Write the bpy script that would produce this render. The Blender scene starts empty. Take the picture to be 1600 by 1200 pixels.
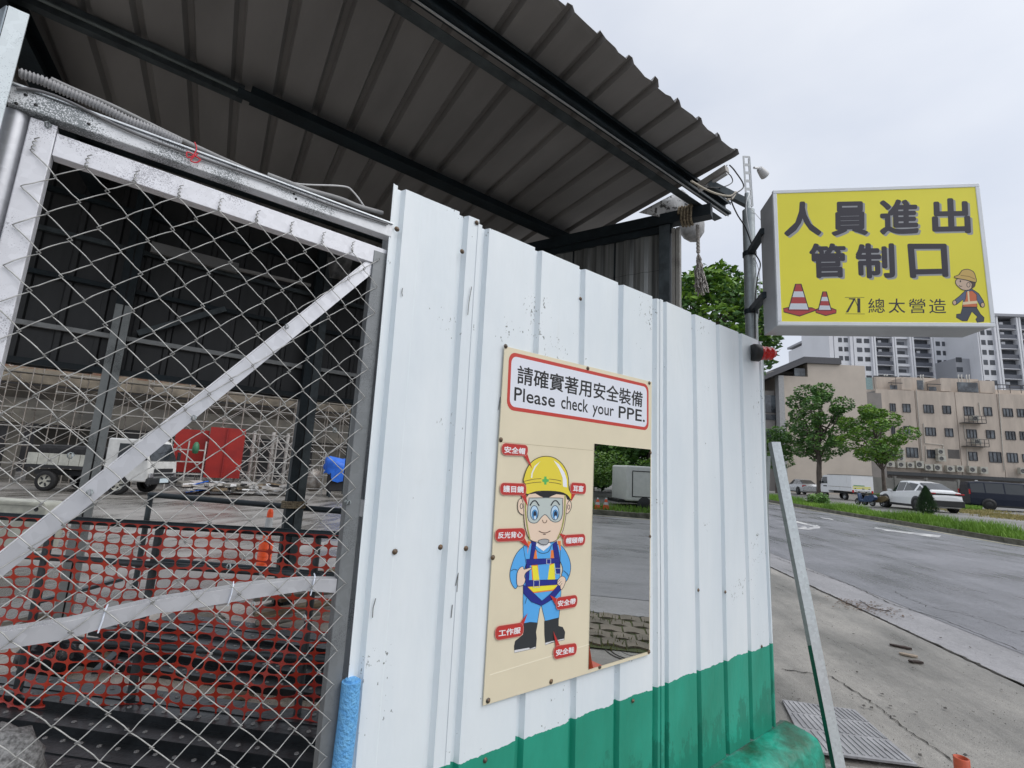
import bpy, math, random
from mathutils import Vector, Matrix
random.seed(7)
SC = bpy.context.scene
COL = SC.collection
# ---------------------------------------------------------------- camera
ROT = Matrix(((0.7861, -0.1464, -0.6005), (-0.6156, -0.0981, -0.7819), (0.0556, 0.9843, -0.1672)))
FPX = 753.4
CAMP = Vector((0, 0, 1.55))
cd = bpy.data.cameras.new('camera'); cam = bpy.data.objects.new('camera', cd); COL.objects.link(cam)
cd.sensor_width = 36; cd.lens = FPX / 1600 * 36; cd.clip_end = 2000; cd.clip_start = 0.02
X_ = Vector((ROT[0][0], ROT[1][0], ROT[2][0])).normalized()
Z_ = Vector((ROT[0][2], ROT[1][2], ROT[2][2])).normalized()
Y_ = Z_.cross(X_).normalized(); X_ = Y_.cross(Z_).normalized()
ROT = Matrix((X_, Y_, Z_)).transposed()
cam.matrix_world = Matrix.Translation(CAMP) @ ROT.to_4x4()
SC.camera = cam
# ---------------------------------------------------------------- sky, sun, exposure
W = bpy.data.worlds.new('World'); SC.world = W; W.use_nodes = True
SUN_EL, SUN_ROT = math.radians(48), math.radians(150)
nt = W.node_tree; N = nt.nodes; L = nt.links; N.clear()
wo = N.new('ShaderNodeOutputWorld'); bg = N.new('ShaderNodeBackground'); bg2 = N.new('ShaderNodeBackground'); add = N.new('ShaderNodeAddShader')
sky = N.new('ShaderNodeTexSky'); sky.sky_type = 'NISHITA'; sky.sun_disc = False; sky.sun_elevation = SUN_EL; sky.sun_rotation = SUN_ROT
sky.dust_density = 6; sky.air_density = 1.0; sky.ozone_density = 1
hs = N.new('ShaderNodeHueSaturation'); hs.inputs['Saturation'].default_value = 0.25
L.new(sky.outputs[0], hs.inputs['Color']); L.new(hs.outputs[0], bg.inputs[0]); bg.inputs[1].default_value = 0.05
tc = N.new('ShaderNodeTexCoord'); nz = N.new('ShaderNodeTexNoise'); nz.inputs['Scale'].default_value = 1.6; nz.inputs['Detail'].default_value = 5; nz.inputs['Roughness'].default_value = 0.5
mp = N.new('ShaderNodeMapping'); mp.inputs['Scale'].default_value = (1, 1, 2.2)
cr = N.new('ShaderNodeValToRGB'); cr.color_ramp.elements[0].position = 0.3; cr.color_ramp.elements[1].position = 0.72
cr.color_ramp.elements[0].color = (0.49, 0.54, 0.64, 1); cr.color_ramp.elements[1].color = (0.71, 0.735, 0.785, 1)
L.new(tc.outputs['Generated'], mp.inputs[0]); L.new(mp.outputs[0], nz.inputs['Vector']); L.new(nz.outputs[0], cr.inputs[0]); L.new(cr.outputs[0], bg2.inputs[0]); bg2.inputs[1].default_value = 1.0
L.new(bg.outputs[0], add.inputs[0]); L.new(bg2.outputs[0], add.inputs[1]); L.new(add.outputs[0], wo.inputs[0])
sl = bpy.data.lights.new('sun', 'SUN'); sl.energy = .8; sl.angle = math.radians(50); sl.color = (1, 0.98, 0.95)
so = bpy.data.objects.new('sun', sl); COL.objects.link(so)
sd = Vector((math.cos(SUN_EL) * math.sin(SUN_ROT), math.cos(SUN_EL) * math.cos(SUN_ROT), math.sin(SUN_EL)))
so.rotation_euler = sd.to_track_quat('Z', 'Y').to_euler(); so.location = (0, 0, 30)
SC.view_settings.view_transform = 'Standard'; SC.view_settings.look = 'None'; SC.view_settings.exposure = 0.05; SC.view_settings.gamma = 1
SC.render.engine = 'CYCLES'; SC.cycles.max_bounces = 8; SC.cycles.transparent_max_bounces = 12

# ================================================================ helpers
def ray(px, py): return (ROT @ Vector((px - 800, -(py - 600), -FPX))) / FPX
def dep(px, py, t): return CAMP + ray(px, py) * t
def onY(px, py, Y): d = ray(px, py); return CAMP + d * (Y / d.y)
def onZ(px, py, z=0.0): d = ray(px, py); return CAMP + d * ((z - CAMP.z) / d.z)
def onP(px, py, o, n): d = ray(px, py); return CAMP + d * ((o - CAMP).dot(n) / d.dot(n))

PAR = {}
class MB:
    """collects shapes, build() links them as one mesh object"""
    def __init__(s): s.v = []; s.f = []; s.mi = []; s.sm = []; s.cur = 0
    def add(s, vs, fs, smooth=False):
        b = len(s.v); s.v += [tuple(p) for p in vs]
        for f in fs: s.f.append(tuple(b + i for i in f)); s.mi.append(s.cur); s.sm.append(smooth)
        return s
    def box(s, c, d, rz=0.0, M=None, taper=None):
        hx, hy, hz = d[0] / 2, d[1] / 2, d[2] / 2
        vs = [Vector((sx * hx, sy * hy, sz * hz)) for sz in (-1, 1) for sy in (-1, 1) for sx in (-1, 1)]
        if taper: vs = [Vector((v.x * taper, v.y * taper, v.z)) if v.z > 0 else v for v in vs]
        R = M if M is not None else Matrix.Rotation(rz, 3, 'Z')
        vs = [R @ v + Vector(c) for v in vs]
        return s.add(vs, [(0, 2, 3, 1), (4, 5, 7, 6), (0, 1, 5, 4), (2, 6, 7, 3), (0, 4, 6, 2), (1, 3, 7, 5)])
    def box2(s, a, b):
        return s.box([(a[i] + b[i]) / 2 for i in range(3)], [abs(a[i] - b[i]) for i in range(3)])
    def bar(s, a, b, w, h, up=Vector((0, 0, 1))):
        a, b = Vector(a), Vector(b); x = (b - a); l = x.length; x.normalize()
        y = up.cross(x)
        if y.length < 1e-4: y = Vector((0, 1, 0)).cross(x)
        y.normalize(); z = x.cross(y)
        return s.box((a + b) / 2, (l, w, h), M=Matrix((x, y, z)).transposed())
    def angle(s, a, b, w, th, up=Vector((0, 0, 1)), side=1):
        a, b, u = Vector(a), Vector(b), Vector(up)
        x = (b - a).normalized(); y = u.cross(x).normalized() * side; z = x.cross(y) * side
        s.bar(a + y * w / 2, b + y * w / 2, w, th, up=z if abs(z.dot(x)) < .9 else u)
        s.bar(a + z * (w / 2 + th / 2 + .0002), b + z * (w / 2 + th / 2 + .0002), th, w, up=z)
        return s
    def tube(s, pts, r, n=8, caps=True, rads=None, smooth=True):
        pts = [Vector(p) for p in pts]; m = len(pts); vs = []; fs = []
        t0 = (pts[1] - pts[0]).normalized()
        u = t0.cross(Vector((0, 0, 1)));
        if u.length < 1e-3: u = t0.cross(Vector((0, 1, 0)))
        u.normalize()
        for i in range(m):
            t = (pts[min(i + 1, m - 1)] - pts[max(i - 1, 0)]).normalized()
            u = (u - t * u.dot(t));
            if u.length < 1e-6: u = t.orthogonal()
            u.normalize(); w = t.cross(u); rr = rads[i] if rads else r
            for k in range(n):
                a = 2 * math.pi * k / n; vs.append(pts[i] + (u * math.cos(a) + w * math.sin(a)) * rr)
        for i in range(m - 1):
            for k in range(n):
                k2 = (k + 1) % n; fs.append((i * n + k, i * n + k2, (i + 1) * n + k2, (i + 1) * n + k))
        s.add(vs, fs, smooth)
        if caps:
            s.add(vs[:n], [tuple(range(n - 1, -1, -1))]); s.add(vs[-n:], [tuple(range(n))])
        return s
    def lathe(s, prof, c=(0, 0, 0), n=16, M=None, smooth=True):
        vs = []; fs = []; c = Vector(c)
        for r, z in prof:
            for k in range(n):
                a = 2 * math.pi * k / n; v = Vector((r * math.cos(a), r * math.sin(a), z)); vs.append((M @ v if M is not None else v) + c)
        for i in range(len(prof) - 1):
            for k in range(n):
                k2 = (k + 1) % n; fs.append((i * n + k, i * n + k2, (i + 1) * n + k2, (i + 1) * n + k))
        return s.add(vs, fs, smooth)
    def prism(s, poly, d):
        """poly: list of 3d points (planar), extruded by vector d"""
        n = len(poly); d = Vector(d); vs = [Vector(p) for p in poly] + [Vector(p) + d for p in poly]
        fs = [tuple(range(n - 1, -1, -1)), tuple(range(n, 2 * n))] + [(i, (i + 1) % n, n + (i + 1) % n, n + i) for i in range(n)]
        return s.add(vs, fs)
    def build(s, name, mats, parent=None, local=False, smooth=None, bevel=0, kind=None, label=None, solid=0, flip=False):
        me = bpy.data.meshes.new(name); me.from_pydata(s.v, [], s.f); 
        if not isinstance(mats, (list, tuple)): mats = [mats]
        for m in mats: me.materials.append(m)
        me.polygons.foreach_set('material_index', s.mi)
        me.polygons.foreach_set('use_smooth', [True] * len(s.f) if smooth else s.sm)
        me.update()
        o = bpy.data.objects.new(name, me); COL.objects.link(o)
        if parent is not None:
            o.parent = parent
            if not local:
                off = PAR[parent.name]; o.location = -off; PAR[o.name] = Vector((0, 0, 0))
            else: PAR[o.name] = Vector((0, 0, 0))
        else: PAR[o.name] = Vector((0, 0, 0))
        if bevel:
            b = o.modifiers.new('bevel', 'BEVEL'); b.width = bevel; b.segments = 2; b.limit_method = 'ANGLE'
        if solid:
            b = o.modifiers.new('solid', 'SOLIDIFY'); b.thickness = solid; b.offset = 0
        if kind: o['kind'] = kind
        if label: o['label'] = label
        return o
def tag(o, label, cat, group=None):
    o['label'] = label; o['category'] = cat
    if group: o['group'] = group
    return o
def thing(name, label, cat, loc=(0, 0, 0), rz=0, group=None):
    o = bpy.data.objects.new(name, None); COL.objects.link(o); o.location = loc; o.rotation_euler = (0, 0, rz); o.empty_display_size = .1
    PAR[o.name] = Vector(loc); return tag(o, label, cat, group)
def dup(root, loc, rz, label=None, scale=None):
    r = root.copy(); COL.objects.link(r); r.location = loc; r.rotation_euler = (0, 0, rz)
    if scale: r.scale = (scale,) * 3
    if label: r['label'] = label
    PAR[r.name] = Vector(loc)
    for ch in list(root.children):
        c = ch.copy(); COL.objects.link(c); c.parent = r
        for g in list(ch.children):
            e = g.copy(); COL.objects.link(e); e.parent = c
    return r

# ---------------------------------------------------------------- materials
def M(name, col, rough=.6, metal=0, var=.12, scale=6, bump=0, bscale=None, col2=None, lo=.35, hi=.65, detail=6, spec=.5, stretch=None, coords='Object', alpha=None, emit=0, thr=None):
    m = bpy.data.materials.new(name); m.use_nodes = True; nt = m.node_tree; N = nt.nodes; L = nt.links; b = N['Principled BSDF']
    b.inputs['Roughness'].default_value = rough; b.inputs['Metallic'].default_value = metal; b.inputs['Specular IOR Level'].default_value = spec
    c4 = (*col, 1)
    tc = N.new('ShaderNodeTexCoord'); mp = N.new('ShaderNodeMapping'); L.new(tc.outputs[coords], mp.inputs[0])
    if stretch: mp.inputs['Scale'].default_value = stretch
    if var or col2:
        nz = N.new('ShaderNodeTexNoise'); nz.inputs['Scale'].default_value = scale; nz.inputs['Detail'].default_value = detail; nz.inputs['Roughness'].default_value = .6
        L.new(mp.outputs[0], nz.inputs['Vector'])
        r = N.new('ShaderNodeValToRGB'); r.color_ramp.elements[0].position = lo; r.color_ramp.elements[1].position = hi
        if col2 is None: col2 = tuple(max(0, c * (1 - var * 2)) for c in col); 
        r.color_ramp.elements[0].color = (*col2, 1); r.color_ramp.elements[1].color = c4
        L.new(nz.outputs[0], r.inputs[0]); L.new(r.outputs[0], b.inputs['Base Color'])
        rr = N.new('ShaderNodeMapRange'); rr.inputs['To Min'].default_value = max(0, rough - .12); rr.inputs['To Max'].default_value = min(1, rough + .12)
        L.new(nz.outputs[0], rr.inputs[0]); L.new(rr.outputs[0], b.inputs['Roughness'])
    else: b.inputs['Base Color'].default_value = c4
    if bump:
        n2 = N.new('ShaderNodeTexNoise'); n2.inputs['Scale'].default_value = bscale or scale * 4; n2.inputs['Detail'].default_value = 8
        L.new(mp.outputs[0], n2.inputs['Vector']); bp = N.new('ShaderNodeBump'); bp.inputs['Strength'].default_value = bump; bp.inputs['Distance'].default_value = .02
        L.new(n2.outputs[0], bp.inputs['Height']); L.new(bp.outputs[0], b.inputs['Normal'])
    if alpha is not None: b.inputs['Alpha'].default_value = alpha
    if emit: b.inputs['Emission Color'].default_value = c4; b.inputs['Emission Strength'].default_value = emit
    return m
def nodes(m): return m.node_tree.nodes, m.node_tree.links, m.node_tree.nodes['Principled BSDF']
def galv(name, col=(.62, .65, .68), dark=(.30, .33, .36), sc=60, rough=.42, metal=.55, spots=True, th=.33):
    """zinc coating: spangle plus small dark specks"""
    m = bpy.data.materials.new(name); m.use_nodes = True; N, L, b = nodes(m)
    tc = N.new('ShaderNodeTexCoord'); v = N.new('ShaderNodeTexVoronoi'); v.inputs['Scale'].default_value = sc; L.new(tc.outputs['Object'], v.inputs['Vector'])
    r = N.new('ShaderNodeValToRGB'); r.color_ramp.elements[0].color = (*[c * .86 for c in col], 1); r.color_ramp.elements[1].color = (*col, 1)
    L.new(v.outputs['Color'], r.inputs[0])
    n = N.new('ShaderNodeTexNoise'); n.inputs['Scale'].default_value = 420; n.inputs['Detail'].default_value = 3; L.new(tc.outputs['Object'], n.inputs['Vector'])
    n3 = N.new('ShaderNodeTexNoise'); n3.inputs['Scale'].default_value = 7; L.new(tc.outputs['Object'], n3.inputs['Vector'])
    mm = N.new('ShaderNodeMath'); mm.operation = 'MULTIPLY'; L.new(n.outputs[0], mm.inputs[0]); L.new(n3.outputs[0], mm.inputs[1])
    r2 = N.new('ShaderNodeValToRGB'); r2.color_ramp.elements[0].position = th; r2.color_ramp.elements[1].position = th + .03
    r2.color_ramp.elements[0].color = (0, 0, 0, 1); r2.color_ramp.elements[1].color = (1, 1, 1, 1)
    L.new(mm.outputs[0], r2.inputs[0])
    mx = N.new('ShaderNodeMix'); mx.data_type = 'RGBA'; L.new(r2.outputs[0], mx.inputs[0]); L.new(r.outputs[0], mx.inputs[6]); mx.inputs[7].default_value = (*dark, 1)
    L.new(mx.outputs[2] if spots else r.outputs[0], b.inputs['Base Color']); b.inputs['Metallic'].default_value = metal; b.inputs['Roughness'].default_value = rough
    return m
def ground(name, c1, c2, rough, lo, hi, sc, grain=.3):
    """large damp patches, drag streaks along the road, aggregate grain and pits"""
    m = bpy.data.materials.new(name); m.use_nodes = True; N, L, b = nodes(m); g = N.new('ShaderNodeNewGeometry'); rot = N.new('ShaderNodeMapping'); rot.inputs['Rotation'].default_value = (0, 0, -math.radians(46)); L.new(g.outputs['Position'], rot.inputs[0])
    def nz(sc_, det, st=(1, 1, 1), rg=.6):
        mp = N.new('ShaderNodeMapping'); mp.inputs['Scale'].default_value = st; L.new(rot.outputs[0], mp.inputs[0]); n = N.new('ShaderNodeTexNoise'); n.inputs['Scale'].default_value = sc_; n.inputs['Detail'].default_value = det; n.inputs['Roughness'].default_value = rg; L.new(mp.outputs[0], n.inputs['Vector']); return n.outputs[0]
    def rmp(src, a, c, v0, v1):
        r = N.new('ShaderNodeMapRange'); r.inputs['From Min'].default_value = a; r.inputs['From Max'].default_value = c; r.inputs['To Min'].default_value = v0; r.inputs['To Max'].default_value = v1; L.new(src, r.inputs[0]); return r.outputs[0]
    def mul(a, c):
        x = N.new('ShaderNodeMath'); x.operation = 'MULTIPLY'; L.new(a, x.inputs[0]); L.new(c, x.inputs[1]); return x.outputs[0]
    big = nz(sc, 10); st_ = nz(2.2, 8, (.12, 1, 1), .7); r = N.new('ShaderNodeValToRGB'); r.color_ramp.elements[0].position = lo; r.color_ramp.elements[1].position = hi; r.color_ramp.elements[0].color = (*c2, 1); r.color_ramp.elements[1].color = (*c1, 1)
    ad = N.new('ShaderNodeMix'); ad.data_type = 'FLOAT'; ad.inputs[0].default_value = .45; L.new(big, ad.inputs[2]); L.new(st_, ad.inputs[3]); L.new(ad.outputs[0], r.inputs[0])
    f = mul(mul(rmp(nz(140, 3), .3, .7, 1 - grain, 1 + grain * .7), rmp(nz(26, 6, (.5, 1, 1), .7), .35, .65, .86, 1.1)), rmp(nz(55, 2), .66, .72, 1, .55))
    vm = N.new('ShaderNodeVectorMath'); vm.operation = 'SCALE'; L.new(r.outputs[0], vm.inputs[0]); L.new(f, vm.inputs['Scale']); L.new(vm.outputs[0], b.inputs['Base Color'])
    L.new(rmp(ad.outputs[0], lo, hi, max(.12, rough - .25), rough + .2), b.inputs['Roughness'])
    bp = N.new('ShaderNodeBump'); bp.inputs['Strength'].default_value = .5; bp.inputs['Distance'].default_value = .01; L.new(nz(90, 8), bp.inputs['Height']); L.new(bp.outputs[0], b.inputs['Normal']); return m
m_galv = galv('galvanised_steel'); m_galv_dull = galv('dull_zinc', (.36, .40, .41), (.16, .18, .19), 40, .5, .5)
m_zinc_white = galv('white_zinc', (.78, .79, .84), (.42, .42, .46), 80, .45, .15)
m_wire = M('wire_zinc', (.55, .55, .535), .42, .3, .2, 40)
m_dsteel = M('dark_steel', (.018, .030, .038), .55, .3, .25, 5, .15, 40)
m_dsteel_light = M('grey_steel', (.09, .11, .12), .5, .4, .25, 8, .1, 50)
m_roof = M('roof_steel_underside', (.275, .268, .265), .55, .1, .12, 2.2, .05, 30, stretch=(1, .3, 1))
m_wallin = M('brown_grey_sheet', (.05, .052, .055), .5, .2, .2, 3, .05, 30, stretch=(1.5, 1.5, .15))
m_wallside = M('streaked_sheet', (.34, .35, .34), .35, .5, .35, 9, .05, 30, stretch=(2, 2, .05))
m_white = M('white_paint', (.80, .80, .80), .45, 0, .05, 3)
m_black = M('black', (.012, .012, .013), .5, 0, 0)
m_rubber = M('black_rubber', (.02, .02, .021), .8, 0, .2, 10)
m_glass = M('dark_glass', (.02, .025, .03), .06, 0, 0, spec=.8)
m_chrome = M('chrome', (.6, .6, .62), .2, .9, .05)
m_rust = M('rusty_screw', (.22, .14, .08), .5, .6, .3, 80, col2=(.10, .09, .08))
m_asphalt = ground('wet_asphalt', (.305, .305, .328), (.165, .167, .182), .42, .38, .66, .45, grain=.7)
m_gutter = ground('gutter_concrete', (.40, .39, .40), (.25, .245, .25), .5, .36, .66, 1.1)
m_side = ground('pavement_concrete', (.39, .37, .335), (.175, .167, .15), .5, .38, .62, .8, grain=.4)
m_sitefloor = ground('wet_site_concrete', (.34, .32, .295), (.15, .14, .125), .35, .42, .60, .5)
m_kerb = M('mossy_kerb', (.20, .19, .15), .8, 0, .3, 3, .5, 30, col2=(.07, .07, .045))
m_green = M('green_paint', (.012, .30, .20), .4, 0, .2, 2.5, .2, 20, col2=(.006, .16, .10))
m_red = M('red_plastic', (.55, .02, .012), .3, 0, .1, 10)
m_orange = M('orange_plastic', (.80, .09, .015), .4, 0, .1, 10)
m_conduit = M('grey_pvc', (.30, .30, .30), .5, 0, .1, 20)
m_leaf = M('leaf', (.18, .34, .06), .5, 0, .3, .9, 0, col2=(.06, .15, .03), lo=.3, hi=.7)
m_leaf2 = M('leaf_bright', (.24, .40, .035), .5, 0, .3, 1.2, 0, col2=(.10, .22, .025), lo=.3, hi=.7)
m_leafd = M('leaf_dark', (.125, .265, .065), .5, 0, .3, 1.5, 0, col2=(.03, .085, .025), lo=.3, hi=.7)
m_bark = M('bark', (.16, .13, .11), .9, 0, .3, 8, .6, 30, stretch=(1, 1, .2))
m_grass = M('grass_blade', (.22, .38, .04), .6, 0, .3, .5, 0, col2=(.12, .25, .03), lo=.3, hi=.7)
m_straw = M('dry_grass', (.42, .33, .14), .8, 0, .3, 2, 0, col2=(.2, .2, .06))
for m in (m_leaf, m_leaf2, m_leafd, m_grass): nodes(m)[2].inputs['Subsurface Weight'].default_value = 0
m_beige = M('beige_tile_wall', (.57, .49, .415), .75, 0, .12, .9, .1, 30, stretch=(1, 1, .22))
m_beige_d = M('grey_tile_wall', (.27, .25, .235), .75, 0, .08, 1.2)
m_cream = M('cream_print', (.78, .70, .52), .45, 0, .03, 4)
m_conc = M('raw_concrete', (.27, .25, .21), .85, 0, .25, .7, .3, 8, col2=(.13, .125, .115), detail=10)
m_scaf = M('scaffold_tube', (.42, .40, .37), .5, .5, .3, 4, col2=(.22, .18, .15))
# =================================================== structure: ground, road
UV = Vector((.691, .723, 0)); NV = Vector((.723, -.691, 0))
def rd(s, n, z=0): return UV * s + NV * n + Vector((0, 0, z))
def kerb_n(s):
    pts = [(-60, 17), (-8, 16.4), (3, 16.1), (10, 15.2), (16.8, 14.2), (33.8, 14.9), (80, 17), (200, 24)]
    for (a, b), (c, d) in zip(pts, pts[1:]):
        if a <= s <= c: return b + (d - b) * (s - a) / (c - a)
    return pts[-1][1]
def strip(name, mat, s0, s1, step, nf0, nf1, z, kind='structure', nn=1, zf=None, jit=0):
    mb = MB(); ss = []
    s = s0
    while s < s1 + 1e-6: ss.append(s); s += step
    vs = [];
    for s in ss:
        a, b = nf0(s), nf1(s)
        for k in range(nn + 1):
            n = a + (b - a) * k / nn; n += random.uniform(-jit, jit) if jit and k in (0, nn) else 0
            zz = zf(s, n) if zf else z; vs.append(rd(s, n, zz))
    w = nn + 1
    fs = [(i * w + k, i * w + k + 1, (i + 1) * w + k + 1, (i + 1) * w + k) for i in range(len(ss) - 1) for k in range(nn)]
    mb.add(vs, fs); o = mb.build(name, mat, kind=kind); return o
# base terrain sheet to the horizon; sinks a little inside the building site
def terrain():
    mb = MB(); xs = [-400, -200, -100, -60, -40, -25, -15, -8, -3, 0, 3, 6, 10, 14, 20, 28, 40, 60, 100, 200, 400]
    vs = [];
    for y in xs:
        for x in xs:
            s_, n_ = Vector((x, y, 0)).dot(UV), Vector((x, y, 0)).dot(NV)
            z = -.02
            if y > 6 and n_ < 0: z = -.02 - .5 * min(1, (y - 6) / 8)
            if y > 2 and 0 <= n_ < 4: pass
            if n_ > 15: z = -.4
            vs.append((x, y, z))
    w = len(xs); fs = [(i * w + k, i * w + k + 1, (i + 1) * w + k + 1, (i + 1) * w + k) for i in range(w - 1) for k in range(w - 1)]
    mb.add(vs, fs); mb.build('site_ground', m_sitefloor, kind='structure', smooth=True)
terrain()
strip('pavement', m_side, -40, 80, .5, lambda s: 3.2 if s < 3.2 else 1.2, lambda s: 3.84, .0, nn=2)
strip('pavement_apron', m_side, -40, 3.2, .6, lambda s: -1.0, lambda s: 3.2, .0, nn=2)
strip('gutter', m_gutter, -40, 80, .5, lambda s: 3.88, lambda s: 4.75 + .03 * math.sin(s * 3), .002)
def road_z(s, n): return .006 + .03 * math.sin(max(0, min(1, (n - 4.7) / 10)) * math.pi)
strip('road', m_asphalt, -60, 200, 1.0, lambda s: 4.6, lambda s: kerb_n(s), 0, nn=8, zf=road_z)
# cracks and seam as recessed dark filler strips with ragged edges
m_crack = M('crack_dirt', (.055, .05, .042), .9, 0, .3, 20)
def crack(name, pts, w, z, seg=.06, jit=.012):
    mb = MB(); P = []
    for a, b in zip(pts, pts[1:]):
        a, b = Vector(a), Vector(b); k = max(1, int((b - a).length / seg))
        P += [a.lerp(b, i / k) for i in range(k)]
    P.append(Vector(pts[-1])); vs = []
    for i, p in enumerate(P):
        t = (P[min(i + 1, len(P) - 1)] - P[max(i - 1, 0)]).normalized(); n = Vector((-t.y, t.x, 0)); j = n * random.uniform(-jit, jit); ww = w * random.uniform(.35, 1.2)
        vs += [(*(p + j + n * ww / 2).xy, z), (*(p + j - n * ww / 2).xy, z)]
    mb.add(vs, [(2 * i, 2 * i + 1, 2 * i + 3, 2 * i + 2) for i in range(len(P) - 1)])
    return mb.build(name, m_crack, kind='structure')
crack('pavement_seam', [rd(s, 3.86) for s in range(-6, 40, 1)], .035, .006, .05, .018)
crack('pavement_crack', [onZ(*p) for p in ((1222, 1046), (1262, 1052), (1300, 1058), (1340, 1083), (1380, 1112), (1420, 1143), (1460, 1170), (1500, 1200), (1560, 1260))], .013, .006, .03, .014)
crack('pavement_crack', [onZ(*p) for p in ((1213, 872), (1256, 889), (1330, 915), (1395, 945), (1470, 968), (1600, 1020))], .016, .008, .05, .02)
crack('road_crack', [onZ(*p) for p in ((1395, 925), (1450, 950), (1510, 962), (1600, 990))], .010, .0125, .06, .05)
crack('road_crack', [onZ(*p) for p in ((1535, 960), (1570, 972), (1600, 984))], .010, .0128, .06, .05)
m_shedfloor = ground('wet_concrete_brightened', (.62, .55, .47), (.34, .30, .25), .3, .40, .60, .9)  # colour lightened to offset the shade under the canopy
mb = MB(); mb.add([(-5, 1.48, .006), (2.65, 1.48, .006), (3.8, 2.6, .006), (4.2, 5.8, .006), (-5, 5.8, .006)], [(0, 1, 2, 3, 4)]); mb.build('shed_floor', m_shedfloor, kind='structure')
# kerb and verge
kb = MB()
ss = [x * .8 - 60 for x in range(0, 300)]
for a, b in zip(ss, ss[1:]):
    na, nb = kerb_n(a), kerb_n(b)
    A0, A1, B0, B1 = rd(a + .004, na, 0), rd(a + .004, na + .16, 0), rd(b - .004, nb, 0), rd(b - .004, nb + .16, 0); h = .17 + random.uniform(-.008, .008)
    up = Vector((0, 0, h)); dn = Vector((0, 0, -.1))
    kb.add([A0 + dn, A1 + dn, B1 + dn, B0 + dn, A0 + up, A1 + up, B1 + up, B0 + up], [(0, 3, 2, 1), (4, 5, 6, 7), (0, 1, 5, 4), (1, 2, 6, 5), (2, 3, 7, 6), (3, 0, 4, 7)])
kb.build('kerb', m_kerb, kind='structure')
m_soil = M('verge_soil', (.10, .12, .04), .9, 0, .3, 2, .5, 10)
def zpark(s, n):
    d = n - kerb_n(s); return .15 + .24 * max(0, min(1, (d - 1.5) / 3)) + .45 * max(0, min(1, (d - 14) / 22))
strip('verge', m_soil, -60, 120, 1.0, lambda s: kerb_n(s) + .16, lambda s: kerb_n(s) + 1.9, .15, nn=2, zf=zpark)
m_park = M('parking_asphalt', (.26, .255, .25), .7, 0, .2, .4, .3, 20, col2=(.17, .165, .15), detail=10)
strip('parking_ground', m_park, -60, 200, 2.0, lambda s: kerb_n(s) + 1.9, lambda s: kerb_n(s) + 120, .15, nn=40, zf=zpark)
# painted markings
m_line = M('worn_road_paint', (.62, .62, .60), .6, 0, .3, 3, col2=(.32, .32, .33), lo=.42, hi=.55)
m_yell = M('worn_yellow_paint', (.52, .48, .30), .6, 0, .3, 3, col2=(.3, .28, .2), lo=.38, hi=.55)
def mark(pts, mat=m_line, name='road_marking'):
    mb = MB(); P = [onZ(*p, .0) for p in pts]; P = [Vector((p.x, p.y, road_z(p.dot(UV), p.dot(NV)) + .006)) for p in P]
    mb.add(P, [tuple(range(len(P)))]); return mb.build(name, mat, kind='structure')
mark([(1280, 809), (1300, 812), (1303, 814), (1284, 811)])
mark([(1243, 827), (1258, 824), (1262, 827), (1272, 825), (1276, 822), (1282, 825), (1281, 828), (1262, 830)])
mark([(1242, 815), (1275, 823), (1272, 825), (1240, 817)])
mark([(1365, 825), (1390, 830), (1412, 832), (1453, 836), (1471, 838), (1466, 842), (1452, 840), (1410, 834), (1388, 832)])
mark([(1367, 826), (1452, 838), (1450, 840), (1366, 827)])
mark([(1569, 829), (1600, 834), (1600, 838), (1567, 831)])
strip('road_edge_line', m_yell, -40, 120, 1, lambda s: kerb_n(s) - .45, lambda s: kerb_n(s) - .30, .02, zf=lambda s, n: road_z(s, n) + .006)

# ---- grass
def grass(name, n, fn, mat, h=(.08, .22), w=.012, kind='stuff'):
    mb = MB(); vs = []; fs = []
    for i in range(n):
        p = fn(); a = random.uniform(0, 6.28); hh = random.uniform(*h); le = random.uniform(-.6, .6) * hh; la = random.uniform(0, 6.28)
        dx, dy = math.cos(a) * w, math.sin(a) * w; b = len(vs)
        vs += [(p.x - dx, p.y - dy, p.z), (p.x + dx, p.y + dy, p.z), (p.x + le * .5 * math.cos(la) + dx * .5, p.y + le * .5 * math.sin(la) + dy * .5, p.z + hh * .6), (p.x + le * math.cos(la), p.y + le * math.sin(la), p.z + hh)]
        fs += [(b, b + 1, b + 2), (b, b + 2, b + 3)]
    mb.add(vs, fs); return mb.build(name, mat, kind=kind)
def vg():
    s = random.uniform(12, 60) if random.random() < .85 else random.uniform(-12, 12); d = random.uniform(.12, 1.95)
    n = kerb_n(s) + d; return rd(s, n, zpark(s, n))
grass('verge_grass', 42000, vg, m_grass, (.06, .24), .018)
def vg2():
    s = random.choice([22.5, 23.5, 29, 36, 40, 19.5]) + random.gauss(0, .6); n = kerb_n(s) + random.uniform(.3, 1.7); return rd(s, n, zpark(s, n))
grass('verge_grass', 5000, vg2, m_grass, (.25, .5), .014)
def dg():
    c = rd(*random.choice([(30, 27), (27.5, 25.5), (32, 30), (25, 24.6), (23, 23)])); q = Vector((c.x + random.gauss(0, 1.3), c.y + random.gauss(0, 1.3), 0)); return Vector((q.x, q.y, zpark(q.dot(UV), q.dot(NV))))

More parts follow.
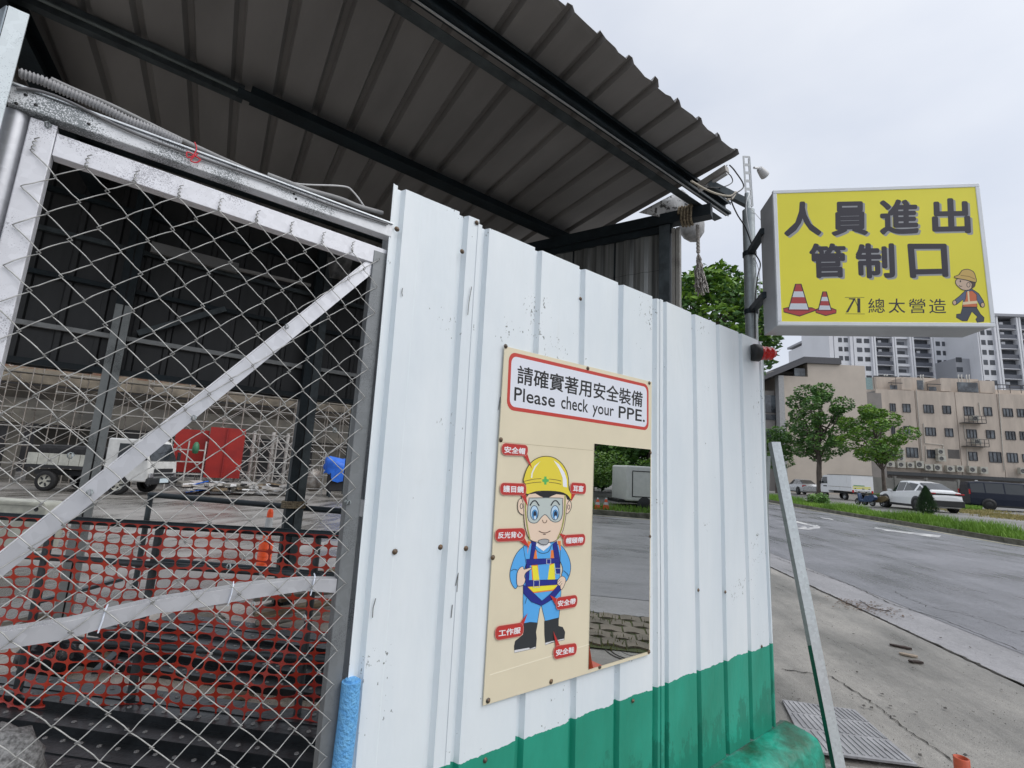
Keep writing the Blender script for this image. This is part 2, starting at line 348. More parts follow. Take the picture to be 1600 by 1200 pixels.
# ================================================================ the white site fence
FY = 1.4
m_fence = bpy.data.materials.new('white_sheet_green_foot'); m_fence.use_nodes = True
def fence_mat(m):
    N, L, b = nodes(m); tc = N.new('ShaderNodeTexCoord'); sx = N.new('ShaderNodeSeparateXYZ'); geo = N.new('ShaderNodeNewGeometry'); L.new(geo.outputs['Position'], sx.inputs[0])
    P = geo.outputs['Position']
    def noise(sc, det, mapv=None, rough=.6):
        n = N.new('ShaderNodeTexNoise'); n.inputs['Scale'].default_value = sc; n.inputs['Detail'].default_value = det; n.inputs['Roughness'].default_value = rough
        if mapv: mp = N.new('ShaderNodeMapping'); mp.inputs['Scale'].default_value = mapv; L.new(P, mp.inputs[0]); L.new(mp.outputs[0], n.inputs['Vector'])
        else: L.new(P, n.inputs['Vector'])
        return n.outputs[0]
    def ramp(src, p0, p1, c0, c1):
        r = N.new('ShaderNodeValToRGB'); r.color_ramp.elements[0].position = p0; r.color_ramp.elements[1].position = p1
        r.color_ramp.elements[0].color = (*c0, 1); r.color_ramp.elements[1].color = (*c1, 1); L.new(src, r.inputs[0]); return r.outputs[0]
    def mix(f, a, c):
        x = N.new('ShaderNodeMix'); x.data_type = 'RGBA'; L.new(f, x.inputs[0])
        for i, v in ((6, a), (7, c)):
            if isinstance(v, tuple): x.inputs[i].default_value = (*v, 1)
            else: L.new(v, x.inputs[i])
        return x.outputs[2]
    def math_(op, a, c):
        x = N.new('ShaderNodeMath'); x.operation = op
        for i, v in ((0, a), (1, c)):
            if isinstance(v, (int, float)): x.inputs[i].default_value = v
            else: L.new(v, x.inputs[i])
        return x.outputs[0]
    white = ramp(noise(2.2, 6, (1.5, 1, .35)), .3, .7, (.69, .76, .81), (.80, .85, .88))
    streak = ramp(noise(14, 5, (3, 3, .12)), .62, .74, (0, 0, 0), (1, 1, 1))
    white = mix(math_('MULTIPLY', streak, .25), white, (.66, .70, .70))
    # dark flecks where paint has chipped, clustered
    sp = math_('MULTIPLY', noise(95, 3, (1, 1, .6)), noise(3.3, 3))
    fleck = ramp(sp, .405, .425, (0, 0, 0), (1, 1, 1))
    white = mix(fleck, white, (.22, .24, .24))
    dirt = ramp(noise(5, 8, (1, 1, .5), .75), .62, .8, (0, 0, 0), (1, 1, 1)); white = mix(math_('MULTIPLY', dirt, .3), white, (.58, .60, .56))
    green = ramp(noise(3, 8, (1, 1, .5)), .35, .65, (.012, .26, .17), (.022, .36, .25))
    wet = ramp(noise(9, 10, (1.4, 1.4, .5), .8), .42, .60, (0, 0, 0), (1, 1, 1))
    band = math_('SUBTRACT', sx.outputs['Z'], .12); band = math_('MULTIPLY', band, 2.3)   # drips thin out upwards
    wetm = math_('GREATER_THAN', math_('ADD', math_('MULTIPLY', wet, .55), .25), band)
    green = mix(math_('MULTIPLY', wetm, .6), green, (.008, .17, .11))
    zz = math_('ADD', sx.outputs['Z'], math_('MULTIPLY', math_('SUBTRACT', noise(9, 5, (1, .1, .1)), .5), .05))
    edge = math_('LESS_THAN', zz, .628)
    L.new(mix(edge, white, green), b.inputs['Base Color'])
    rr = mix(edge, (.42,) * 3, (.3,) * 3); L.new(rr, b.inputs['Roughness'])
    bp = N.new('ShaderNodeBump'); bp.inputs['Strength'].default_value = .35; bp.inputs['Distance'].default_value = .02; L.new(noise(5, 4, (1, 1, .35)), bp.inputs['Height']); L.new(bp.outputs[0], b.inputs['Normal'])
fence_mat(m_fence)
fence = thing('fence', 'white corrugated steel sheet fence with a green painted foot beside the mesh gate', 'fence', (1.85, 1.4, 0))
def sheet(xs, name='panel', x_end=None, top=2.42, bot=.19, dy=0.0):
    """xs: list of (x, y) of the folded outline seen from above"""
    mb = MB(); nz = 9; vs = []
    for k in range(nz):
        z = bot + (top - bot) * k / (nz - 1); lean = -.028 * (z - .19) / 2.23 * 1.0
        for x, y in xs: vs.append((x + lean + .014, y + dy + .002 * math.sin(z * 4 + x * 7), z))
    n = len(xs)
    fs = [(k * n + i, k * n + i + 1, (k + 1) * n + i + 1, (k + 1) * n + i) for k in range(nz - 1) for i in range(n - 1)]
    mb.add(vs, fs); o = mb.build(name, m_fence, fence, solid=.0012); return o
PR = FY - .004; GR = FY + .016
def groove(x, w=.034): return [(x - .004, PR), (x + .006, GR), (x + w - .008, GR), (x + w + .002, PR)]
sheet([(.556, PR - .004), (.562, PR), (.572, PR), (.580, GR), (.594, GR), (.602, PR), (.66, PR), (.663, PR + .001), (.80, PR)] + groove(.812) + [(.893, PR)], top=2.43)
sheet([(.888, PR - .002), (.905, PR - .002), (.909, GR - .002), (.93, GR - .002), (.938, PR - .002), (1.02, PR - .002)] + groove(1.165) + groove(1.42) + groove(1.675) + groove(1.93) + [(1.99, PR)], top=2.413)
sheet([(1.986, PR - .003), (2.010, PR - .003), (2.014, GR - .003), (2.034, GR - .003), (2.042, PR - .003)] + groove(2.275) + groove(2.525) + groove(2.775) + groove(3.02, .026) + [(3.062, PR)], top=2.415)
# back: rail and posts of the fence
mb = MB(); mb.bar((.57, 1.445, 2.2), (3.05, 1.445, 2.2), .05, .05); mb.bar((.57, 1.445, .6), (3.05, 1.445, .6), .05, .05); mb.bar((.57, 1.445, 1.4), (3.05, 1.445, 1.4), .05, .05); mb.build('rail', m_galv, fence)
MB().box2((3.055, 1.415, .0), (3.115, 1.475, 2.35)).build('post', m_galv_dull, fence)
MB().box2((.575, 1.475, 0), (.625, 1.525, 2.3)).build('post', m_galv, fence)
def screw(parent, x, z, y, mat=None, r=.0052):
    mb = MB(); RM = Matrix.Rotation(math.radians(90), 3, 'X')
    mb.lathe([(0, .0062), (r * .6, .0060), (r, .004), (r, .0012), (r * 1.7, .0012), (r * 1.7, 0)], (x, y, z), 8, RM)
    return mb.build('screw', mat or m_rust, parent)
for (px, py) in ((620, 358), (722, 393), (745, 348), (617, 862), (688, 855), (728, 857), (907, 467), (1012, 605), (1133, 925), (1091, 922), (989, 1095), (1190, 1010), (758, 1188)):
    p = onY(px, py, PR - .003); screw(fence, p.x, p.z, PR - .003)
# scratches in the paint: shallow dark scores lying on the sheet
m_scr = M('bare_metal_scratch', (.16, .17, .17), .5, .3, .1)
for pts in (((629, 450), (628, 457), (629, 463)), ((712, 915), (716, 895), (714, 925)), ((587, 935), (583, 950), (582, 965)), ((707, 945), (705, 965)), ((737, 448), (733, 470), (731, 492)), ((782, 620), (779, 640))):
    P = [onY(x, y, PR - .0045) for x, y in pts]; mb = MB()
    for a, b in zip(P, P[1:]):
        mb.bar(a, b, .001, .0022)
    mb.build('scratch', m_scr, fence)
# green concrete footing
mb = MB(); prof = [(1.43, 0), (1.43, .175), (1.395, .186), (1.33, .183), (1.275, .174), (1.240, .160), (1.218, .132), (1.207, .09), (1.198, 0)]
xs = [.3 + .12 * i for i in range(25)] + [3.21, 3.245, 3.26]; vs = []
for i, x in enumerate(xs):
    k = 1 if x < 3.22 else (.86 if x < 3.25 else .72)
    for (y, z) in prof: vs.append((x, 1.33 + (y - 1.33) * k + random.uniform(-.003, .003), z * (k if k < 1 else 1) + random.uniform(-.004, .004) * (z > 0)))
n = len(prof); fs = [(i * n + j, i * n + j + 1, (i + 1) * n + j + 1, (i + 1) * n + j) for i in range(len(xs) - 1) for j in range(n - 1)]
mb.add(vs, fs, True); mb.add(vs[-n:], [tuple(range(n))])
m_foot = M('green_painted_concrete', (.012, .36, .25), .4, 0, .3, 4.2, .6, 18, col2=(.012, .10, .05), lo=.40, hi=.60, detail=10)
tag(mb.build('concrete_footing', m_foot), 'green painted rounded concrete footing under the corrugated fence', 'footing')
# blue foam sleeve on the fence edge
mb = MB(); c = Vector((.565, 1.365, 0)); pr = []
m_foam = M('blue_foam', (.18, .48, .82), .75, 0, .12, 60, .6, 120, col2=(.11, .36, .72))
pts = [Vector((.564 + .004 * math.sin(z * 9), 1.385, z)) for z in (.12, .3, .5, .7, .85, .945)]
mb.tube(pts, .026, 16, rads=[.026, .026, .0265, .026, .0265, .0255]); mb.tube([pts[-1] + Vector((0, 0, -.001)), pts[-1] + Vector((0, 0, .006))], .017, 12)
tag(mb.build('foam_sleeve', m_foam), 'pale blue foam pipe sleeve wrapped round the lower left edge of the white fence', 'foam sleeve')
# leaning galvanised brace with green foot
def two_tone(name, zcut, top, low):
    m = bpy.data.materials.new(name); m.use_nodes = True; N, L, b = nodes(m); g = N.new('ShaderNodeNewGeometry'); s = N.new('ShaderNodeSeparateXYZ'); L.new(g.outputs['Position'], s.inputs[0])
    n = N.new('ShaderNodeTexNoise'); n.inputs['Scale'].default_value = 12; L.new(g.outputs['Position'], n.inputs['Vector'])
    a = N.new('ShaderNodeMath'); a.operation = 'MULTIPLY_ADD'; L.new(n.outputs[0], a.inputs[0]); a.inputs[1].default_value = .1; L.new(s.outputs['Z'], a.inputs[2])
    c = N.new('ShaderNodeMath'); c.operation = 'LESS_THAN'; L.new(a.outputs[0], c.inputs[0]); c.inputs[1].default_value = zcut + .05
    v = N.new('ShaderNodeTexVoronoi'); v.inputs['Scale'].default_value = 70; L.new(g.outputs['Position'], v.inputs['Vector'])
    r = N.new('ShaderNodeValToRGB'); r.color_ramp.elements[0].color = (*[x * .8 for x in top], 1); r.color_ramp.elements[1].color = (*top, 1); L.new(v.outputs['Color'], r.inputs[0])
    x = N.new('ShaderNodeMix'); x.data_type = 'RGBA'; L.new(c.outputs[0], x.inputs[0]); L.new(r.outputs[0], x.inputs[6]); x.inputs[7].default_value = (*low, 1); L.new(x.outputs[2], b.inputs['Base Color'])
    b.inputs['Metallic'].default_value = .35; b.inputs['Roughness'].default_value = .4; return m
br = thing('leaning_brace', 'galvanised angle brace leaning against the fence end with its lower half painted green', 'brace', (3.5, 1.2, 0))
A = onY(1208, 690, 1.38); B = onZ(1306, 1203, 0.0); B = Vector((B.x, B.y, .0)); A = Vector((A.x + .02, 1.40, A.z))
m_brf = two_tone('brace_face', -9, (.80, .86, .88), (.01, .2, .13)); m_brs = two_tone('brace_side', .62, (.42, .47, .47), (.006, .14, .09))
d = (B - A).normalized(); view = ((A + B) / 2 - CAMP).normalized(); side = d.cross(view).normalized()
e1 = (side * .9 + view * .45).normalized(); e2 = (-side * .75 + view * .75).normalized()
def blade(a, b, e, w, th):
    nrm = (b - a).normalized().cross(e).normalized(); mb = MB(); P = [a, a + e * w, b + e * w, b]; return mb.prism(P, nrm * th)
sgn = 1 if (ROT.transposed() @ e1).x > 0 else -1
blade(A, B, e1 * sgn, .055, .003).build('front_leg', m_brf, br)
blade(A, B, e2 * sgn, .028, .003).build('side_leg', m_brs, br)
A2 = onY(1203, 800, 1.45); B2 = Vector((3.28, 1.62, 0))
mb = MB(); mb.bar(A2 + Vector((.03, .02, .35)), B2, .03, .03)
tag(mb.build('stay_bar', m_galv_dull), 'thin dull steel stay bar behind the leaning brace at the fence corner', 'stay bar')
# ================================================================ gate
GY = 1.4
post = thing('gate_post', 'tall galvanised angle post in the top left corner in front of the gate', 'post', (-.35, 1.36, 0))
MB().box2((-.336, 1.352, 0), (-.305, 1.356, 2.435)).build('front_flange', galv('zinc_lit_face', (.70, .76, .78), (.4, .45, .47), 55, .4, .4), post)  # zinc coloured brighter for the lit front face
MB().prism([(-.337, 1.352, 0), (-.355, 1.385, 0), (-.357, 1.383, 0), (-.339, 1.350, 0)], (0, 0, 2.432)).build('side_flange', galv('zinc_shaded_face', (.34, .39, .43), (.2, .24, .27), 30, .4, .5), post)  # darker bluish zinc paints this face's shade and reflection
MB().box2((-.43, 1.386, 0), (-.358, 1.390, 2.445)).build('back_flange', m_galv_dull, post)
hp = MB().tube([(-.302, 1.43, 0), (-.302, 1.43, 2.243)], .026, 16)
tag(hp.build('hinge_post', galv('satin_zinc', (.52, .53, .56), (.3, .3, .34), 90, .35, .6, False)), 'round steel hinge post left of the gate leaf under the header rail', 'post')
hd = thing('gate_header', 'galvanised header rail spanning above the mesh gate', 'rail', (0.1, 1.4, 2.25))
MB().box2((-.315, 1.392, 2.246), (.552, 1.43, 2.288)).build('rail', galv('spotted_zinc', (.74, .76, .79), (.20, .22, .23), 90, .5, .15, th=.285), hd, bevel=.002)
MB().box2((-.315, 1.386, 2.2885), (.552, 1.43, 2.2925)).build('lip', m_galv, hd)
for x, z in ((-.29, 2.276), (-.272, 2.262), (-.185, 2.262), (.255, 2.272), (.262, 2.26), (-.30, 2.25)):
    RM = Matrix.Rotation(math.radians(90), 3, 'X'); MB().lathe([(0, .0005), (.0035, .0005), (.0035, 0)], (x, 1.3918, z), 8, RM).build('bolt_hole', m_black, hd)
gate = thing('mesh_gate', 'galvanised gate leaf with chain-link mesh and a diagonal brace', 'gate', (.1, 1.4, 0))
MB().box2((-.278, 1.404, .25), (-.234, 1.44, 2.238)).build('stile', m_zinc_white, gate, bevel=.002)
MB().box2((.506, 1.404, .25), (.548, 1.44, 2.192)).build('stile', galv('zinc_stile_shaded', (.22, .235, .245), (.14, .15, .16), 70, .45, .3), gate, bevel=.002)  # right stile's shade put into a darker zinc tone
mb = MB(); P = [(-.233, 1.406, 2.168), (.505, 1.406, 2.150), (.548, 1.406, 2.193), (.548, 1.406, 2.205), (-.233, 1.406, 2.222)]; mb.prism(P, (0, .032, 0)); mb.build('top_rail', m_zinc_white, gate, bevel=.0015)
m_brace = galv('brace_zinc', (.64, .65, .69), (.33, .34, .37), 45, .35, .5, False)
a, b = Vector((.515, 1.412, 2.152)), Vector((-.232, 1.412, 1.222)); dv = (b - a).normalized(); pv = Vector((-dv.z, 0, dv.x))
mb = MB(); mb.prism([a - pv * .018, a + pv * .018, b + pv * .018, b - pv * .018], (0, .003, 0)); mb.build('diagonal_brace', m_brace, gate)
mb = MB(); up_ = pv if pv.z > 0 else -pv
mb.prism([a + up_ * .0185, b + up_ * .0185, b + up_ * .0215, a + up_ * .0215], (0, .036, 0)); mb.build('brace_flange', galv('flange_zinc', (.75, .76, .80), (.5, .5, .55), 50, .4, .2), gate)
# lower bent rail
rail_pts = [(-.232, 1.158), (-.15, 1.157), (-.05, 1.163), (.0, 1.172), (.1, 1.188), (.14, 1.190), (.3, 1.203), (.42, 1.203), (.505, 1.195)]
mb = MB(); P = [(x, 1.408, z + .0145) for x, z in rail_pts] + [(x, 1.408, z - .0175 + .004 * math.sin(x * 20)) for x, z in reversed(rail_pts)]; mb.prism(P, (0, .003, 0)); mb.build('lower_rail', m_brace, gate)
mb = MB()
for (x0, z0), (x1, z1) in zip(rail_pts, rail_pts[1:]):
    mb.add([(x0, 1.408, z0 + .015), (x1, 1.408, z1 + .015), (x1, 1.436, z1 + .017), (x0, 1.436, z0 + .017)], [(0, 1, 2, 3)])
mb.build('rail_flange', galv('flange_zinc', (.72, .73, .76), (.5, .5, .55), 50, .4, .2), gate, solid=.002)
m_zip = M('white_nylon', (.75, .8, .9), .4, 0, .05)
for x, z in ((.005, 1.175), (.245, 1.2), (.44, 1.203), (-.19, 1.158)):
    mb = MB(); mb.tube([(x - .004, 1.4035, z - .026), (x, 1.4025, z), (x + .002, 1.4035, z + .022), (x + .004, 1.42, z + .026)], .0018, 6); mb.build('cable_tie', m_zip, gate)
# chain-link: each zigzag wire is a part; neighbours hook round one another
PX, PZ, X0, Z0 = .0436, .0437, -.218, 2.1185
def node(i, j): return X0 + PX * i, Z0 - PZ * j
wires = {}
for k in range(-1, 17):
    mb = MB(); pts = []; j0 = -1; j1 = 40
    for j in range(j0, j1):
        i = k if (k + j) % 2 == 0 else k + 1
        x, z = node(i, j); left = (i == k); x += .0016 * math.sin(j * .7 + k * 1.9); z += .0018 * math.sin(j * 1.3 + k)
        sx = 1 if left else -1
        x -= sx * .002
        sag = .004 * math.sin(j * .25)
        i2 = k + 1 if left else k; x2, z2 = node(i2, j + 1); x2 += sx * .002
        yf = -.0045
        pts += [(x + sx * .0035, 1.3975 - .0032, z + .0035), (x - sx * .0012, 1.3975, z), (x + sx * .0035, 1.3975 + .0032, z - .0035)]
        # the run to the next node bows a little out of plane
        for f in (.3, .5, .7):
            s_ = 1 if left else -1
            pts.append((x + (x2 - x) * f, 1.3975 + .0032 * (1 - 2 * f) , z + (z2 - z) * f + .0012 * math.sin(f * 3.14)))
    mb.tube(pts, .00128, 5)
    wires[k] = mb.build('wire', m_wire, gate)
for k in range(-1, 17, 2):
    x, z = node(k + 1 if (k + 1 - 1) % 2 == 0 else k, -1)
for i in range(-1, 17):
    if (i - 1) % 2 == 0:
        x, z = node(i, -1); mb = MB(); pts = []; 
        for q in range(22):
            a_ = q / 22 * 2 * math.pi * 2.5; pts.append((x + .0028 * math.cos(a_), 1.397 + .0028 * math.sin(a_), z + q * .00125))
        pts.append((x + .006, 1.396, z + .032)); mb.tube(pts, .0012, 5); mb.build('wire_twist', m_wire, gate)
for (px, py) in ((110, 712), (357, 885), (540, 785), (545, 785), (395, 945), (475, 965), (140, 770), (448, 510), (303, 653), (523, 672), (607, 410), (75, 195)):
    p = onY(px / 1.0, py / 1.0, 1.4); mb = MB(); pts = [(p.x + .006 * math.cos(q * .9) * (1 - q / 30), 1.400 + .006 * math.sin(q * 1.7), p.z + .007 * math.sin(q * .9)) for q in range(16)]
    mb.tube(pts, .0011, 5); mb.build('tie_wire', m_galv_dull, gate)
# conduit and cables on the header
mb = MB(); P0 = [onY(*p, 1.44) for p in ((30, 114), (66, 126), (108, 145), (152, 164), (200, 188), (250, 207), (285, 224))]
mm = []
for a, b in zip(P0, P0[1:]):
    k = max(2, int((b - a).length / .0016)); mm += [a.lerp(b, i / k) for i in range(k)]
mb.tube(mm, .011, 10, rads=[.0118 if (i // 2) % 2 else .0085 for i in range(len(mm))])
tag(mb.build('corrugated_conduit', M('ribbed_pvc', (.36, .36, .37), .5, 0, .1)), 'grey ribbed flexible conduit lying along the gate header', 'conduit')
def cable(name, pts, Y, r, mat, label, cat='cable', sub=6):
    P = [onY(*p, Y) if len(p) == 2 else Vector(p) for p in pts]; Q = []
    for i in range(len(P) - 1):
        p0 = P[max(i - 1, 0)]; p1 = P[i]; p2 = P[i + 1]; p3 = P[min(i + 2, len(P) - 1)]
        for k in range(sub):
            t = k / sub; Q.append(.5 * ((2 * p1) + (p2 - p0) * t + (2 * p0 - 5 * p1 + 4 * p2 - p3) * t * t + (3 * p1 - p0 - 3 * p2 + p3) * t ** 3))
    Q.append(P[-1]); mb = MB(); mb.tube(Q, r, 7); return tag(mb.build(name, mat), label, cat)
cable('cable', [(80, 124), (110, 138), (180, 168), (260, 207), (330, 240), (400, 271), (425, 279)], 1.45, .006, m_conduit, 'smooth grey cable running above the ribbed conduit')
cable('pvc_pipe', [(418, 273), (445, 283), (480, 296), (530, 310), (560, 322), (598, 333)], 1.44, .007, m_conduit, 'grey plastic pipe end lying over the right part of the header', 'pipe')
cable('cable', [(25, 138), (60, 142), (110, 160), (200, 204), (300, 242), (420, 284), (520, 322), (606, 350)], 1.386, .0035, M('grey_cable', (.16, .16, .17), .5, 0, .1), 'thin dark grey cable following the top edge of the gate header')
cable('cable', [(440, 280), (470, 288), (535, 291), (552, 300), (570, 324)], 1.46, .0028, M('white_cable', (.62, .62, .62), .5, 0, .1), 'thin white wire arching above the header beside the fence corner')
cable('red_tie_wire', [(304, 222), (307, 232), (302, 243), (293, 246), (292, 238), (300, 240), (310, 247), (313, 250), (306, 254), (298, 250), (309, 240)], 1.383, .0016, M('red_wire', (.6, .02, .04), .4, 0, 0), 'short red plastic wire twisted around the header rail', 'wire')

# ================================================================ flat print helpers
import numpy as np
def homog(src, dst):
    A = []; bb = []
    for (x, y), (u, v) in zip(src, dst):
        A += [[x, y, 1, 0, 0, 0, -u * x, -u * y], [0, 0, 0, x, y, 1, -v * x, -v * y]]; bb += [u, v]
    h = np.linalg.solve(np.array(A, float), np.array(bb, float)).tolist() + [1]
    return lambda x, y: ((h[0] * x + h[1] * y + h[2]) / (h[6] * x + h[7] * y + h[8]), (h[3] * x + h[4] * y + h[5]) / (h[6] * x + h[7] * y + h[8]))
def cm(pts, sub=5, closed=True):
    n = len(pts); Q = []
    for i in range(n if closed else n - 1):
        g = (lambda k: pts[k % n]) if closed else (lambda k: pts[max(0, min(n - 1, k))])
        p0, p1, p2, p3 = g(i - 1), g(i), g(i + 1), g(i + 2)
        for k in range(sub):
            t = k / sub; Q.append(tuple(.5 * ((2 * p1[c]) + (p2[c] - p0[c]) * t + (2 * p0[c] - 5 * p1[c] + 4 * p2[c] - p3[c]) * t * t + (3 * p1[c] - p0[c] - 3 * p2[c] + p3[c]) * t ** 3) for c in (0, 1)))
    if not closed: Q.append(tuple(pts[-1]))
    return Q
def rrect(x0, y0, x1, y1, r, k=5):
    P = []
    for cx, cy, a0 in ((x1 - r, y0 + r, -90), (x1 - r, y1 - r, 0), (x0 + r, y1 - r, 90), (x0 + r, y0 + r, 180)):
        for i in range(k + 1):
            a = math.radians(a0 + 90 * i / k); P.append((cx + r * math.cos(a), cy + r * math.sin(a)))
    return P
def stroke(pts, w, closed=False):
    """ribbon quads in 2d"""
    n = len(pts); out = []; L_, R_ = [], []
    for i in range(n):
        a = pts[(i - 1) % n] if closed or i else pts[0]; b = pts[(i + 1) % n] if closed or i < n - 1 else pts[-1]
        dx, dy = b[0] - a[0], b[1] - a[1]; l = math.hypot(dx, dy) or 1; nx, ny = -dy / l * w / 2, dx / l * w / 2
        L_.append((pts[i][0] + nx, pts[i][1] + ny)); R_.append((pts[i][0] - nx, pts[i][1] - ny))
    m = n if closed else n - 1
    return [[L_[i], L_[(i + 1) % n], R_[(i + 1) % n], R_[i]] for i in range(m)]
def plain(name, col, rough=.45):
    return M(name, col, rough, 0, 0)
INK = {}
def ink(col):
    k = tuple(round(c, 3) for c in col)
    if k not in INK: INK[k] = plain('print_ink', k)
    return INK[k]
class Print:
    """flat printed shapes on a plane; each layer sits a fraction of a millimetre above the last"""
    def __init__(s, world): s.world = world; s.lay = 0; s.mb = MB(); s.mats = []
    def mat(s, col):
        m = ink(col)
        if m not in s.mats: s.mats.append(m)
        s.mb.cur = s.mats.index(m)
    def fill(s, pts, col, w=0, wc=(.02, .02, .03), smooth=0):
        if smooth: pts = cm(pts, smooth)
        s.mat(col); s.lay += 1; P = [s.world(x, y, s.lay) for x, y in pts]; s.mb.add(P, [tuple(range(len(P)))])
        if w: s.line(pts, w, wc, closed=True)
        return s
    def line(s, pts, w, col=(.02, .02, .03), closed=False, smooth=0):
        if smooth: pts = cm(pts, smooth, closed)
        s.mat(col); s.lay += 1
        for q in stroke(pts, w, closed): s.mb.add([s.world(x, y, s.lay) for x, y in q], [(0, 1, 2, 3)])
        return s
    def ell(s, cx, cy, rx, ry, col, w=0, wc=(.02, .02, .03), n=20): return s.fill([(cx + rx * math.cos(2 * math.pi * i / n), cy + ry * math.sin(2 * math.pi * i / n)) for i in range(n)], col, w, wc)
    def done(s, name, parent): return s.mb.build(name, s.mats, parent)
def glyphs(body, bold=0.0, res=3):
    cu = bpy.data.curves.new('lettering', 'FONT'); cu.body = body; cu.offset = bold; cu.resolution_u = res; cu.fill_mode = 'BOTH'
    o = bpy.data.objects.new('lettering', cu); COL.objects.link(o); bpy.context.view_layer.update()
    me = bpy.data.meshes.new_from_object(o.evaluated_get(bpy.context.evaluated_depsgraph_get()))
    vs = [(v.co.x, v.co.y) for v in me.vertices]; fs = [tuple(p.vertices) for p in me.polygons]
    bpy.data.objects.remove(o); bpy.data.curves.remove(cu); bpy.data.meshes.remove(me)
    x0, x1 = min(v[0] for v in vs), max(v[0] for v in vs); y0, y1 = min(v[1] for v in vs), max(v[1] for v in vs)
    return [((x - x0) / (x1 - x0), (y1 - y) / (y1 - y0)) for x, y in vs], fs
def lettering(name, body, quad, world, lay, mat, parent, bold=0.0):
    """quad: TL, TR, BR, BL in source coordinates; bold = stroke gain as a share of the text height"""
    vs, fs = glyphs(body, 0); n = len(body) if len(body) > 1 else 1
    if bold:
        V = []; F = []
        for k in range(9):
            a = k * math.pi / 4; r = bold if k < 8 else 0; b0 = len(V); V += [(u + r * math.cos(a) / n, v + r * math.sin(a), k * .12) for u, v in vs]; F += [tuple(i + b0 for i in f) for f in fs]
        x0, x1 = min(v[0] for v in V), max(v[0] for v in V); y0, y1 = min(v[1] for v in V), max(v[1] for v in V)
        H = homog([(0, 0), (1, 0), (1, 1), (0, 1)], quad); mb = MB()
        mb.add([world(*H((u - x0) / (x1 - x0), (v - y0) / (y1 - y0)), lay + e) for u, v, e in V], F); return mb.build(name, mat, parent)
    H = homog([(0, 0), (1, 0), (1, 1), (0, 1)], quad); mb = MB()
    mb.add([world(*H(u, v), lay) for u, v in vs], fs); return mb.build(name, mat, parent)
# ================================================================ PPE notice board
BY = 1.384
poster = thing('notice_board', 'cream safety equipment notice board with cartoon worker and narrow mirror screwed to the white fence', 'notice board', (1.45, 1.385, 1.38))
def bw(x, y, l=0): return onY(x, y, BY - .0003 - l * .00004)
TLb, BRb = onY(787, 538, BY), onY(1017, 1020, BY); x0b = (onY(787, 538, BY).x + onY(757, 1105, BY).x) / 2; x1b = (onY(1017, 598, BY).x + BRb.x) / 2; z1b = (TLb.z + onY(1017, 598, BY).z) / 2; z0b = (onY(757, 1105, BY).z + BRb.z) / 2
MB().box2((x0b, BY, z0b), (x1b, BY + .005, z1b)).build('board', m_cream, poster, bevel=.0008)
# joints between the printed sheets
mb = MB(); zj = onY(850, 697, BY).z; xm = onY(926, 700, BY).x
mb.box2((x0b, BY - .0004, zj), (xm, BY + .001, zj + .0012)); mb.build('sheet_joint', M('joint_shadow', (.45, .38, .24), .6, 0, 0), poster)
H1 = homog([(0, 0), (1, 0), (1, 1), (0, 1)], [(795.5, 549), (1013.4, 601), (1013.4, 673), (791.5, 640)])
def tw(u, v, l=0): x, y = H1(u, v); return bw(x, y, l)
pr = Print(tw)
def rr2(i): return [(x / 4.2, y) for x, y in rrect(i, i, 4.2 - i, 1 - i, .16 - i * .6)]
pr.fill(rr2(0), (.55, .05, .035)); pr.fill(rr2(.065), (.75, .78, .86)); pr.done('title_plate', poster)
lettering('title_lettering', '請確實著用安全裝備', [(809, 570), (1004.5, 612.5), (1003.5, 637), (807.6, 599.5)], bw, 5, ink((.008, .008, .01)), poster, .016)
EQ = [(804, 604.5), (1008, 641), (1007.5, 664.5), (803, 631.5)]; HE = homog([(0, 0), (1, 0), (1, 1), (0, 1)], EQ)
for wd_, u0, u1, v0, v1 in (('Please', 0, .282, .0, .80), ('check', .327, .53, .0, .80), ('your', .565, .735, .26, 1.0), ('PPE.', .775, 1, .02, .80)): lettering('title_word', wd_, [HE(u0, v0), HE(u1, v0), HE(u1, v1), HE(u0, v1)], bw, 5, ink((.008, .008, .01)), poster, .018)
# mirror
m_mir = M('mirror_glass', (.58, .60, .60), .0, 1, 0)
nodes(m_mir)[2].inputs['Roughness'].default_value = .004
xa, xb = onY(926.5, 694, BY).x, onY(1014.5, 900, BY).x; xa = (onY(926.9, 692.5, BY).x + onY(920.5, 1045, BY).x) / 2; za, zb_ = onY(927, 693, BY).z, (onY(920.5, 1045, BY).z + onY(1014.6, 1017, BY).z) / 2
MB().box2((xa, BY - .0022, zb_), (xb, BY - .0002, za)).build('mirror', m_mir, poster)
# --- printed worker: traced from the two close views of the print
def hp_(x, y): return (770 + x / 7.056, 690 + y / 7.056)
def bp_(x, y): return (770 + x / 6.319, 850 + y / 6.319)
def hw(x, y, l=0): return bw(*hp_(x, y), l)
def b2h(x, y): px, py = bp_(x, y); return ((px - 770) * 7.056, (py - 690) * 7.056)
def B_(*pts): return [b2h(x, y) for x, y in pts]
LB, NV_, DK, SK = (.10, .42, .86), (.015, .025, .25), (.02, .02, .03), (.82, .64, .50)
YL, RD_, OR_ = (.80, .66, .06), (.52, .035, .03), (.85, .22, .05)
pr = Print(hw)
